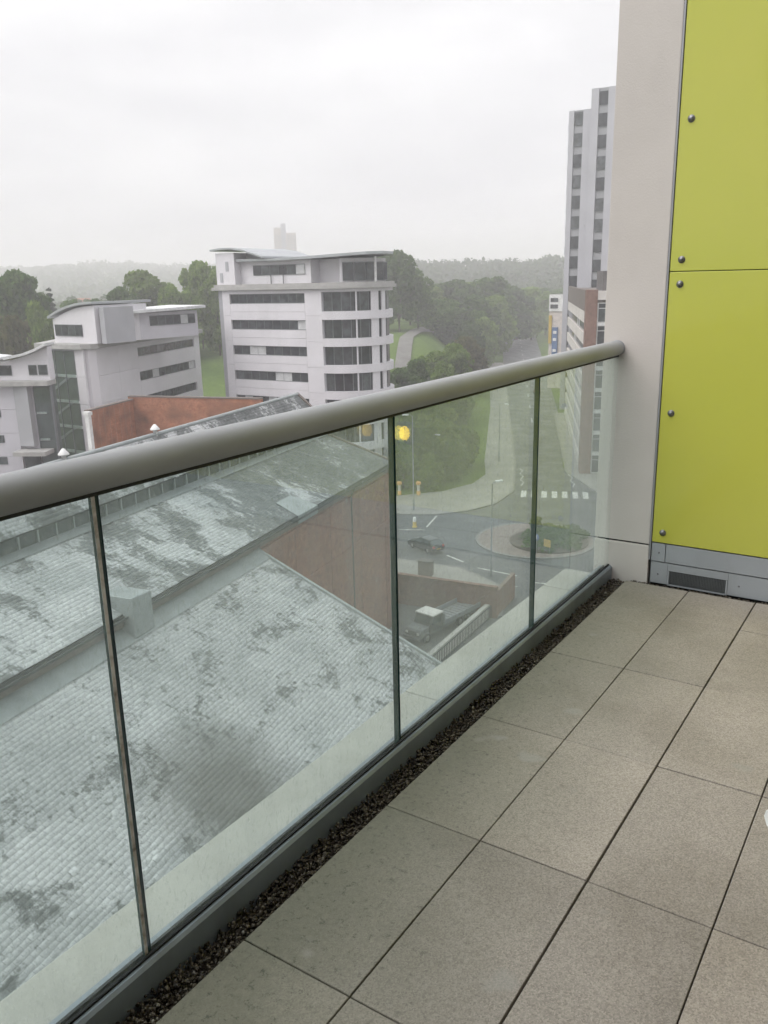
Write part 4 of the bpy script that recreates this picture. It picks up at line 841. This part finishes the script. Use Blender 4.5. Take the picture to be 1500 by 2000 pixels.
# ------------------------------------------------------------------ street furniture, vehicles and the yard
bed = thing('planting_bed', 'clipped green planting bed on the roundabout island', 'planting', (CX + 1.6, CY, 0.14))
rs = np.random.default_rng(31)
cen = [(rs.uniform(-2.6, 3.2), rs.uniform(-3.8, 3.8), rs.uniform(0.2, 0.5), rs.uniform(0.6, 1.0)) for _ in range(60)]; cen = [c for c in cen if math.hypot(c[0] - 0, c[1]) < 4.1]
Q, F = leaf_cloud(cen, 5200, 0.16, rs, squash=0.8); link('foliage', arr_mesh('foliage', Q, F, 'leaf_mid'), bed)
MB().prism(arc(0, 0, 4.3, 0, 350, 30), 0.0, 0.12).build('soil', 'bark', bed)
rs = np.random.default_rng(32); Q, F = leaf_cloud([(0, 0, 0.9, 0.7), (0.2, 0.1, 1.5, 0.4)], 300, 0.2, rs); link('small_shrub', arr_mesh('small_shrub', Q, F, 'leaf_dark'), bed, (-2.6, 2.4, 0))
sg = thing('keep_left_sign', 'blue disc sign on the front edge of the roundabout planting', 'sign', (-33.5, 79.1, 0.14), R(-20))
MB().tube([(0, 0, 0), (0, 0, 1.65)], 0.04, 8).build('post', 'lamp_steel', sg)
o = MB().lathe([(0.001, 0), (0.38, 0), (0.38, 0.03), (0.001, 0.03)], 20).build('disc', 'sign_blue', sg); o.location = (0, -0.05, 1.8); o.rotation_euler = (R(90), 0, 0)
ar = MB().add([(-.05, -.085, 2.02), (.05, -.085, 2.02), (.05, -.085, 1.78), (.14, -.085, 1.85), (0, -.085, 1.60), (-.14, -.085, 1.85), (-.05, -.085, 1.78)], [(0, 6, 5, 4, 3, 2, 1)]).build('arrow', 'sign_white', sg)
ys = thing('yellow_sign', 'small yellow sign board beside the blue disc on the roundabout', 'sign', (-32.5, 79.6, 0.14), R(-15))
MB().tube([(-.3, 0, 0), (-.3, 0, 1.1)], 0.03, 6).tube([(.3, 0, 0), (.3, 0, 1.1)], 0.03, 6).build('post', 'lamp_steel', ys)
link('board', bev(MB().box(-0.45, 0.45, -0.06, -0.031, 0.75, 1.55).mesh('board', 'sign_yellow'), 0.01, 1), ys)
bo = thing('bollard', 'white topped yellow bollard at the west road mouth', 'bollard', (-50.04, 81.5, 0.02))
MB().lathe([(0.3, 0), (0.3, 0.12), (0.22, 0.16), (0.22, 0.7)], 12).build('base', 'sign_yellow', bo); MB().lathe([(0.221, 0.701), (0.2, 1.2), (0.12, 1.26), (0.001, 1.27)], 12).build('top', 'sign_white', bo)
for i, (x, y, l) in enumerate(((-59.7, 93.4, 'left one of two amber banded posts on the corner pavement'), (-57.4, 94.6, 'right one of two amber banded posts on the corner pavement'))):
    po = thing('crossing_post', l, 'post', (x, y, 0.13), 0, 'amber banded posts')
    MB().lathe([(0.26, 0), (0.26, 0.55), (0.001, 0.56)], 12).build('foot', 'amber_band', po); MB().lathe([(0.18, 0.561), (0.18, 1.45)], 12).build('shaft', 'concrete_band', po); MB().lathe([(0.34, 1.451), (0.36, 1.75), (0.3, 1.84), (0.001, 1.86)], 12).build('cap', 'amber_band', po)
def street_lamp(x, y, h, rz, arm, label, zb=0.13):
    t = thing('street_lamp', label, 'street lamp', (x, y, zb), rz, 'street lamps')
    MB().tube([(0, 0, 0), (0, 0, 1.4), (0, 0, 1.5), (0, 0, h)], [0.13, 0.13, 0.085, 0.06], 10).build('column', 'lamp_steel', t)
    MB().tube([(0, 0, h - 0.05), (arm * .3, 0, h + 0.12), (arm, 0, h + 0.15)], 0.035, 8).build('arm', 'lamp_steel', t)
    link('lamp_head', bev(MB().box(arm - .1, arm + .65, -.16, .16, h + 0.07, h + 0.24).mesh('lamp_head', 'lamp_head'), 0.05, 2), t); return t
street_lamp(-53.9, 87.6, 12.0, R(200), 0.6, 'tall street lamp at the corner pavement behind the black car')
street_lamp(-34.6, 70.6, 9.3, R(60), 0.5, 'thin street lamp in front of the roundabout island')
street_lamp(-57.2, 119.0, 9.2, R(-30), 1.6, 'street lamp at the left kerb above the zebra crossing')
street_lamp(-60.3, 103.0, 6.6, R(0), 0.8, 'short street lamp among the corner bushes')

def wheel(parent, x, y, r_, wd):
    w_ = link('wheel', None, parent, (x, y, r_))
    o = MB().lathe([(r_ * .62, -wd / 2), (r_ * .95, -wd / 2), (r_, -wd * .3), (r_, wd * .3), (r_ * .95, wd / 2), (r_ * .62, wd / 2)], 20).build('tyre', 'tyre', w_); o.rotation_euler = (R(90), 0, 0)
    o = MB().lathe([(0.001, wd * .36), (r_ * .62, wd * .42), (r_ * .63, -wd * .42), (0.001, -wd * .36)], 14).build('rim', 'rim', w_); o.rotation_euler = (R(90), 0, 0)
def car(name, label, x, y, rz, z=0.024, paint='car_black', s_=1.0):
    t = thing(name, label, 'car', (x, y, z), rz); t.scale = (s_, s_, s_)
    # lower body: side profile extruded with tumble-home, front at +x
    prof = [(-2.12, .42), (-2.16, .75), (-2.02, .98), (-1.75, 1.02), (0.75, 0.98), (1.75, 0.84), (2.08, 0.66), (2.14, 0.42), (2.0, 0.25), (-2.0, 0.25)]
    n = len(prof); v = []
    for yy_, k in ((-0.78, 0.985), (-0.86, 1.0), (0.86, 1.0), (0.78, 0.985)): v += [(px * k, yy_ if pz < .9 else yy_ * .95, pz) for px, pz in prof]
    f = [tuple(range(n)), tuple(range(4 * n - 1, 3 * n - 1, -1))]
    for a in range(3): f += [(a * n + i, (a + 1) * n + i, (a + 1) * n + (i + 1) % n, a * n + (i + 1) % n) for i in range(n)]
    me = MB().add(v, f).mesh('body', paint); link('body', bev(me, .025, 2), t)
    lo = [(-1.95, .99), (0.85, .97)]; hi = [(-1.45, 1.44), (0.1, 1.45)]
    g = MB().add([(-1.95, -.76, .985), (0.95, -.76, .965), (0.95, .76, .965), (-1.95, .76, .985), (-1.40, -.60, 1.40), (0.12, -.60, 1.41), (0.12, .60, 1.41), (-1.40, .60, 1.40)], [(0, 1, 5, 4), (1, 2, 6, 5), (2, 3, 7, 6), (3, 0, 4, 7), (4, 5, 6, 7)])
    g.build('window_band', 'car_glass', t)
    link('roof', bev(MB().box(-1.48, 0.16, -.62, .62, 1.395, 1.455).mesh('roof', paint), .025, 2), t)
    for sgn in (-1, 1):
        for (xa, xb, xc, xd) in ((0.88, 0.96, 0.06, 0.16), (-0.45, -0.36, -0.55, -0.46), (-2.0, -1.80, -1.44, -1.30)):
            MB().add([(xa, sgn * .772, .97), (xb, sgn * .772, .97), (xd, sgn * .612, 1.42), (xc, sgn * .612, 1.42)], [(0, 1, 2, 3) if sgn < 0 else (3, 2, 1, 0)]).build('pillar', paint, t)
        for xw in (-1.30, 1.30): wheel(t, xw, sgn * .76, .32, .22)
        link('tail_light', bev(MB().box(-2.19, -2.06, sgn * .66 - .14, sgn * .66 + .14, .70, .92).mesh('tail_light', 'tail_red'), .02, 1), t)
        link('headlight', bev(MB().box(1.96, 2.12, sgn * .62 - .16, sgn * .62 + .16, .58, .72).mesh('headlight', 'clear_lamp'), .02, 1), t)
        link('mirror', bev(MB().box(.62, .78, sgn * .92 - .09, sgn * .92 + .09, .98, 1.12).mesh('mirror', paint), .02, 1), t)
    boxpart('number_plate', 'sign_yellow', t, -2.185, -2.165, -.26, .26, .52, .64); return t
car('parked_car', 'black hatchback entering the roundabout, seen through the glass', -44.6, 74.9, R(160), 0.026)
car('far_car', 'small dark car on the far road below the trees', -166.5, 362.0, R(116), 0.02, 'car_black')
car('far_car', 'dark car by the kerb at the foot of the banded building', -84.5, 197.0, R(115), 0.02, 'lorry_grey')

lt = thing('flatbed_lorry', 'grey flatbed lorry with white cab roof parked behind the yard wall', 'lorry', (-32.6, 56.6, 0.006), R(-98))
link('chassis', bev(MB().box(-4.4, 3.3, -.75, .75, .45, .72).mesh('chassis', 'frame_grey'), .03, 1), lt)
cb = MB().yprism([(0.55, .725), (2.15, .725), (2.15, 1.35), (1.75, 1.98), (0.6, 1.98)], -.88, .88); link('cab', bev(cb.mesh('cab', 'lorry_grey'), .05, 2), lt)
link('cab_roof', bev(MB().box(0.42, 1.86, -.92, .92, 2.0, 2.12).mesh('cab_roof', 'lorry_white'), .04, 2), lt)
MB().add([(2.17, -.78, 1.40), (2.17, .78, 1.40), (1.80, .74, 1.93), (1.80, -.74, 1.93)], [(0, 1, 2, 3)]).build('windscreen', 'car_glass', lt)
for s_ in (-1, 1): MB().add([(0.75, s_ * .89, 1.32), (1.95, s_ * .89, 1.32), (1.68, s_ * .89, 1.88), (0.75, s_ * .89, 1.88)], [(0, 1, 2, 3) if s_ < 0 else (3, 2, 1, 0)]).build('side_window', 'car_glass', lt)
link('bonnet', bev(MB().yprism([(2.16, .6), (3.35, .6), (3.35, 1.05), (3.1, 1.2), (2.16, 1.3)], -.80, .80).mesh('bonnet', 'frame_grey'), .08, 3), lt)
boxpart('bumper', 'frame_grey', lt, 3.36, 3.52, -.9, .9, .42, .66, .03)
for s_ in (-1, 1):
    link('headlight', bev(MB().box(3.30, 3.40, s_ * .58 - .13, s_ * .58 + .13, .82, 1.02).mesh('headlight', 'clear_lamp'), .02, 1), lt)
    for xw in (2.55, -1.9, -3.1): wheel(lt, xw, s_ * .82, .40, .26)
    boxpart('drop_side', 'lamp_steel', lt, -4.6, 0.35, s_ * 1.08 - .03, s_ * 1.08 + .03, .98, 1.38)
for k in range(11): boxpart('bed_slat', 'bed_slat', lt, -4.6 + k * .45, -4.6 + k * .45 + .36, -1.04, 1.04, .90, .97)
boxpart('headboard', 'lamp_steel', lt, .38, .46, -1.08, 1.08, .9, 1.9)
yw = thing('yard_wall', 'dark red brick yard wall in front of the roundabout', 'wall', (-38.9, 60.0, 0), math.atan2(1.3, 9.2))
link('wall_face', MB().box(0, 9.5, 0, .34, 0, 2.75).mesh('wall_face', 'yard_brick'), yw)
for k in range(7): boxpart('coping_brick', 'brown_brick', yw, k * 1.357 + .01, (k + 1) * 1.357 - .01, -.05, .39, 2.752, 2.87)
link('return_wall', MB().box(9.16, 9.5, .342, 5.4, 0, 2.4).mesh('return_wall', 'yard_brick'), yw)
cbx = thing('brown_cabinet', 'brown box cabinet on the pavement below the black car', 'cabinet', (-40.1, 67.3, 0.13), R(15))
link('body', bev(MB().box(-.7, .7, -.4, .4, .08, 1.55).mesh('body', 'brown_panel'), .02, 1), cbx); boxpart('plinth', 'concrete_band', cbx, -.75, .75, -.45, .45, 0, .079); link('lid', bev(MB().box(-.76, .76, -.46, .46, 1.552, 1.66).mesh('lid', 'plant_room'), .03, 1), cbx)
for xd in (-.34, .34): boxpart('door', 'brown_panel', cbx, xd - .32, xd + .32, -.425, -.402, .2, 1.45, .006)
rw = thing('ramp_wall', 'low ramp wall with pale coping and dark railings beside the lorry', 'wall', (-29.75, 50.6, 0), math.atan2(11.2, -0.75))
link('wall_face', MB().box(-6, 11.3, -.3, 0, 0, 1.05).mesh('wall_face', 'concrete_band'), rw)
for k in range(9): boxpart('coping_stone', 'coping_stone', rw, -6 + k * 1.92 + .01, -6 + (k + 1) * 1.92 - .01, -.36, .06, 1.052, 1.2)
for k in range(58): boxpart('railing_bar', 'gutter_iron', rw, -5.9 + k * .3, -5.86 + k * .3, -.52, -.48, -0.01, 1.12)
boxpart('railing_top', 'gutter_iron', rw, -6, 11.3, -.53, -.47, 1.121, 1.17)

# ------------------------------------------------------------------ our own building under and around the balcony
YW = 3.915                                                       # face of the end wall
own = thing('apartment_block', 'pale rendered apartment block carrying the balcony', 'building', (0, 0, 0))
MB().box(-1.36, 14, -26, 17.0, 0, FZ - 0.42).build('lower_wall', 'wall_white', own)
MB().box(-1.18, 14, YW + 0.16, 17.0, FZ - 0.419, FZ + 9).build('upper_wall', 'wall_white', own)
MB().box(1.9, 14, -26, YW + 0.158, FZ - 0.418, FZ + 9).build('flat_wall', 'wall_white', own)
MB().box(-1.34, 1.895, -26, 0.55, FZ + 2.75, FZ + 3.05).build('shade_slab', 'wall_white', own)  # unseen overhead slab, added to shade the near end of the balcony
for y in (-2.6, 0.2):
    dr = boxpart('balcony_door', 'frame_grey', own, 1.82, 1.898, y, y + 2.2, FZ + 0.02, FZ + 2.25)
    for k in (-1, 1): boxpart('pane', 'window_dark', dr, -0.055, -0.042, k * .55 - .48, k * .55 + .48, -1.0, 1.0)
slab = tag(MB().box(-1.46, 1.88, -5.5, YW - 0.002, FZ - 0.41, FZ - 0.06).build('balcony_floor', 'dark_void'), kind='structure')
XE, TWD, TL = -1.174, 0.2985, 0.6
slm = None; JG = 0.0018
for i in range(10):
    for j in range(-8, 6):
        x0 = XE + TWD * i + (JG if i else 0.0); x1 = XE + TWD * (i + 1) - JG; y0 = 1.14 + TL * (j - 1) + JG * 1.1; y1 = 1.14 + TL * j - JG * 1.1
        if i in (1, 5): x1 -= 0.0022
        y1 = min(y1, YW - 0.02)
        if y1 - y0 < .05 or x0 > 1.8: continue
        key = ('slab', round(x1 - x0, 3), round(y1 - y0, 3))
        if key not in _boxes: w_, d_ = (x1 - x0) / 2, (y1 - y0) / 2; _boxes[key] = MB().bevbox(-w_, w_, -d_, d_, -0.045, 0.0, 0.0012).mesh('paving_slab', 'paving')
        link('paving_slab', _boxes[key], slab, ((x0 + x1) / 2, (y0 + y1) / 2, FZ + rnd.uniform(-0.0009, 0.0009)), (R(rnd.uniform(-.05, .05)), R(rnd.uniform(-.08, .08)), R(rnd.uniform(-.06, .06))))
# gravel margin: pebbles in the channel by the glass and grit along the end wall
rs = np.random.default_rng(8); ico = bmesh.new(); bmesh.ops.create_icosphere(ico, subdivisions=1, radius=1.0); iv = np.array([v_.co[:] for v_ in ico.verts]); jf = np.array([[v_.index for v_ in f_.verts] for f_ in ico.faces]); ico.free()
VV, FF = [], []; n = 8200
for k in range(n):
    if k < 7500: c = np.array([rs.uniform(-1.252, -1.176), rs.uniform(0.3, YW - 0.01), FZ - 0.035 + 0.032 * rs.random()]); s_ = rs.uniform(0.0028, 0.0068)
    else: c = np.array([rs.uniform(-1.17, 0.4), rs.uniform(YW - 0.018, YW - 0.004), FZ - 0.012 + 0.012 * rs.random()]); s_ = rs.uniform(0.003, 0.0065)
    q, _ = np.linalg.qr(rs.normal(size=(3, 3))); vv = (iv * rs.uniform(0.6, 1.2, 3) * (1 + rs.uniform(-.16, .16, (len(iv), 1)))) @ q * s_ + c
    VV.append(vv); FF.append(jf + k * len(iv))
tag(link('gravel', arr_mesh('gravel', np.concatenate(VV), np.concatenate(FF), 'gravel')), 'dark wet gravel strip along the foot of the glass', 'gravel', kind='stuff')
MB().box(-1.2535, -1.172, -4, YW - 0.003, FZ - 0.058, FZ - 0.034).build('gravel_bed', 'bark', slab)
# coping outside the glass
cp = thing('parapet_coping', 'pale stone coping along the outer balcony edge beyond the glass', 'coping', (-1.4, 0, FZ))
for y0, y1 in ((-4.0, -1.7), (-1.7, 0.6), (0.6, 2.35), (2.35, 3.62), (3.62, 3.913)):
    me = bev(MB().box(-.095, .082, y0 + .003, y1 - .003, -.14, 0.004).mesh('coping_stone', 'coping_stone'), .006, 2); link('coping_stone', me, cp)

# ------------------------------------------------------------------ glass balustrade
bal = thing('glass_balustrade', 'frameless glass balustrade with rounded grey metal handrail along the balcony', 'balustrade', (-1.284, 0, FZ))
XG = 0.0
ch = MB().yprism([(.0305, -.06), (.0305, .050), (.024, .0575), (.0165, .0575), (.0165, -.06)], -4, YW - .002); ch.build('base_channel', 'channel_paint', bal)
MB().box(-.0305, -.0165, -4, YW - .003, -.06, .05).build('outer_channel', 'channel_paint', bal)
MB().box(.0092, .0163, -4, YW - .003, -.05, .0635).build('gasket', 'rubber', bal); MB().box(-.0163, -.0092, -4, YW - .003, -.05, .052).build('gasket', 'rubber', bal)
js = [-4.0, -2.085, -1.07, -.06, .956, 1.972, 2.997, YW + .008]
for a, c in zip(js, js[1:]):
    y0, y1 = a + .005, c - .005; pm = MB()
    pm.add([(-.009, y0, .02), (.009, y0, .02), (.009, y1, .02), (-.009, y1, .02), (-.009, y0, 1.105), (.009, y0, 1.105), (.009, y1, 1.105), (-.009, y1, 1.105)], [(1, 2, 6, 5), (3, 0, 4, 7)], 0)
    pm.add([(-.009, y0, .02), (.009, y0, .02), (.009, y1, .02), (-.009, y1, .02), (-.009, y0, 1.105), (.009, y0, 1.105), (.009, y1, 1.105), (-.009, y1, 1.105)], [(0, 1, 5, 4), (2, 3, 7, 6), (4, 5, 6, 7)], 1)
    pn = pm.build('glass_pane', ['balustrade_glass', 'glass_edge'], bal)
    if a > -1: MB().box(-.0105, -.0092, y0 - .001, y0 + .012, .06, 1.09).build('edge_seal', 'edge_seal', pn)
    if .5 < c < 1.5: MB().box(.0092, .0100, y1 - .0075, y1 + .0005, .062, 1.088).build('edge_seal', 'edge_seal', pn)
hr = MB(); prof = []
for k in range(28):
    a = 2 * math.pi * k / 28; prof.append((0.037 * math.cos(a), 1.1235 + 0.0345 * math.sin(a)))
n = len(prof); ys_ = [-4, -1, .5, 2, YW - .004]
vv = [(x, y, z) for y in ys_ for x, z in prof]; ff = [(i * n + k, i * n + (k + 1) % n, (i + 1) * n + (k + 1) % n, (i + 1) * n + k) for i in range(len(ys_) - 1) for k in range(n)]
hr.add(vv, [tuple(reversed(q)) for q in ff], 0, True); hr.add([(x, ys_[-1], z) for x, z in prof], [tuple(range(n))], 0)
hr.build('handrail', 'rail_paint', bal)
ec = MB(); ec.add([(x * 1.012, y, 1.1235 + (z - 1.1235) * 1.012) for y in (YW - .016, YW - .001) for x, z in prof], [tuple([k, (k + 1) % n, n + (k + 1) % n, n + k][::-1]) for k in range(n)] + [tuple(range(n))], 0, False); ec.build('end_cap', 'channel_paint', bal)
MB().box(-.012, .012, -4, YW - .003, 1.084, 1.093).build('rail_slot', 'rubber', bal)

# ------------------------------------------------------------------ clad column and the lime panel wall
clm = thing('clad_column', 'smooth pale pinkish column at the far end of the balustrade', 'column', (-1.35, YW, FZ))
def cpan(name, x0, x1, z0, z1, y0, y1, mat, par, c=.004): return link(name, bev(MB().box(x0, x1, y0, y1, z0, z1).mesh(name, mat), c, 2), par)
MB().box(0.012, .262, .014, .17, -1.6, 9).build('column_core', 'dark_void', clm)
cpan('cladding_panel', 0, .272, -1.6, -.05, 0, .16, 'column_render', clm)
cpan('cladding_panel', 0, .272, -.046, .187, 0, .16, 'column_render', clm)
cpan('cladding_panel', 0, .272, .195, 5.4, 0, .16, 'column_render', clm); cpan('cladding_panel', 0, .272, 5.41, 9, 0, .16, 'column_render', clm)
cpan('edge_trim', .2735, .2815, .12, 6, -.004, .1, 'trim_grey', clm, .0015)
ew = thing('lime_panel_wall', 'end wall of glossy lime yellow panels above a grey plinth', 'wall', (0, YW, FZ))
MB().box(-1.066, 1.88, .022, .16, -.05, 6).build('backing_wall', 'dark_void', ew)
for z in (1.452, 2.702): boxpart('joint_strip', 'joint_lime', ew, -1.06, 1.87, .0165, .0215, z, z + .016)
bm_ = MB().lathe([(0.0115, 0.0), (0.0115, 0.004), (0.009, 0.0075), (0.004, 0.0092), (0.0001, 0.0096)], 16).mesh('fixing_bolt', 'bolt_metal')
bw_ = MB().lathe([(0.0155, 0.0), (0.0155, 0.0018), (0.0115, 0.0022)], 16).mesh('washer', 'bolt_metal')
for x0, x1 in ((-1.066, .122), (.128, 1.3), (1.306, 1.88)):
    for z0, z1, zs in ((.212, 1.4582, (.262, .835, 1.406)), (1.4615, 2.7085, (1.510, 2.076, 2.655)), (2.7118, 3.957, (2.76, 3.33, 3.9))):
        pn = cpan('lime_panel', x0, x1, z0, z1, .0, .016, 'lime_panel', ew, .0025)
        for zz_ in zs:
            for xs in (x0 + .048, x1 - .048):
                link('fixing_bolt', bm_, pn, (xs, -.0018, zz_), (R(90), 0, 0)); link('washer', bw_, pn, (xs, 0, zz_), (R(90), 0, 0))
for i, (x0, x1) in enumerate(((-1.066, -1.001), (-.998, .2), (.203, 1.2), (1.203, 1.88))): cpan('plinth_panel', x0, x1, .116, .206, .002, .02, 'plinth_grey', ew, .002)
for i, (x0, x1) in enumerate(((-1.066, -.985), (-.7085, .3), (.303, 1.3))): cpan('plinth_panel', x0, x1, .004, .111, .006, .02, 'plinth_grey', ew, .002)
cpan('plinth_panel', -.9845, -.709, .074, .111, .006, .02, 'plinth_grey', ew, .002); cpan('plinth_panel', -.9845, -.709, .0, .006, .006, .02, 'plinth_grey', ew, .0015)
vt = link('vent_grille', None, ew)
cpan('frame_bar', -.984, -.976, .0065, .073, .004, .018, 'plinth_grey', vt, .001); cpan('frame_bar', -.7175, -.7095, .0065, .073, .004, .018, 'plinth_grey', vt, .001)
for k in range(11): boxpart('louvre', 'vent_mesh', vt, -.975, -.7185, .008, .016, .009 + k * .0058, .0118 + k * .0058)
for k in range(36): boxpart('mesh_wire', 'vent_mesh', vt, -.973 + k * .0071, -.9706 + k * .0071, .0065, .0079, .008, .0725)
for xs, zs in ((-1.03, .05), (-.66, .055), (-1.03, .16), (-.3, .05)): link('plinth_screw', bm_, ew, (xs, .006 if zs < .11 else .002, zs), (R(90), 0, 0)).scale = (.35, .35, .35)
for i, (x, l) in enumerate(((-.11, 'lit yellow wall light, the one nearer the column, mirrored in the glass'), (.14, 'lit yellow wall light farther from the column, mirrored in the glass'))):
    wlp = thing('wall_light', l, 'wall light', (x, YW - .0005, FZ + .635), 0, 'wall lights on the lime wall')
    link('housing', bev(MB().box(-.05, .05, -.03, -.0005, -.06, .06).mesh('housing', 'trim_grey'), .008, 2), wlp)
    o = MB().lathe([(.036, 0), (.034, .014), (.022, .026), (.001, .031)], 18).build('lens', 'lamp_lens' if i == 0 else 'lamp_lens_dim', wlp); o.location = (0, -.0305, 0); o.rotation_euler = (R(90), 0, 0); o.scale = (.85, 1.1, 1)

# ------------------------------------------------------------------ white plastic chair just inside the right edge
chv = thing('plastic_chair', 'white moulded plastic chair, its arm just entering at the right edge', 'chair', (.187, .975, FZ + .0), 0)
link('seat', bev(MB().box(-.22, .26, -.23, .23, .40, .435).mesh('seat', 'white_plastic'), .015, 3), chv)
link('backrest', bev(MB().yprism([(.24, .42), (.28, .42), (.42, .86), (.385, .87)], -.22, .22).mesh('backrest', 'white_plastic'), .012, 3), chv)
for s_ in (-1, 1):
    y = s_ * .27
    pa = [(.34, y, .68), (.2, y, .668), (0.0, y, .662), (-.18, y, .664), (-.262, y, .657), (-.296, y, .636), (-.290, y, .608), (-.250, y, .590), (-.18, y, .584), (-.08, y, .580)]
    MB().tube(pa, [.028, .03, .032, .036, .038, .038, .038, .037, .036, .03], 14).build('armrest', 'white_plastic', chv)
    MB().tube([(-.15, y * .95, .48), (-.15, y * .95, .2), (-.16, y * .98, 0.0)], [.024, .022, .02], 10).build('leg', 'white_plastic', chv); MB().tube([(.26, y * .9, .42), (.30, y * .95, .2), (.35, y * .98, 0.0)], [.024, .022, .02], 10).build('leg', 'white_plastic', chv)

# ------------------------------------------------------------------ misty air
hz = MB().box(-2480, 2480, -2480, 2480, -1.5, 92).mesh('haze', 'dark_void'); hz.materials.clear()
hm = bpy.data.materials.new('haze_air'); hm.use_nodes = True; hm.node_tree.nodes.clear()
pv = hm.node_tree.nodes.new('ShaderNodeVolumePrincipled'); pv.inputs['Color'].default_value = (0.99, 0.965, 1.0, 1); pv.inputs['Density'].default_value = 0.00102; pv.inputs['Anisotropy'].default_value = 0.2
ho = hm.node_tree.nodes.new('ShaderNodeOutputMaterial'); hm.node_tree.links.new(pv.outputs[0], ho.inputs['Volume']); hz.materials.append(hm); hm.cycles.homogeneous_volume = True
tag(link('haze', hz), kind='stuff')
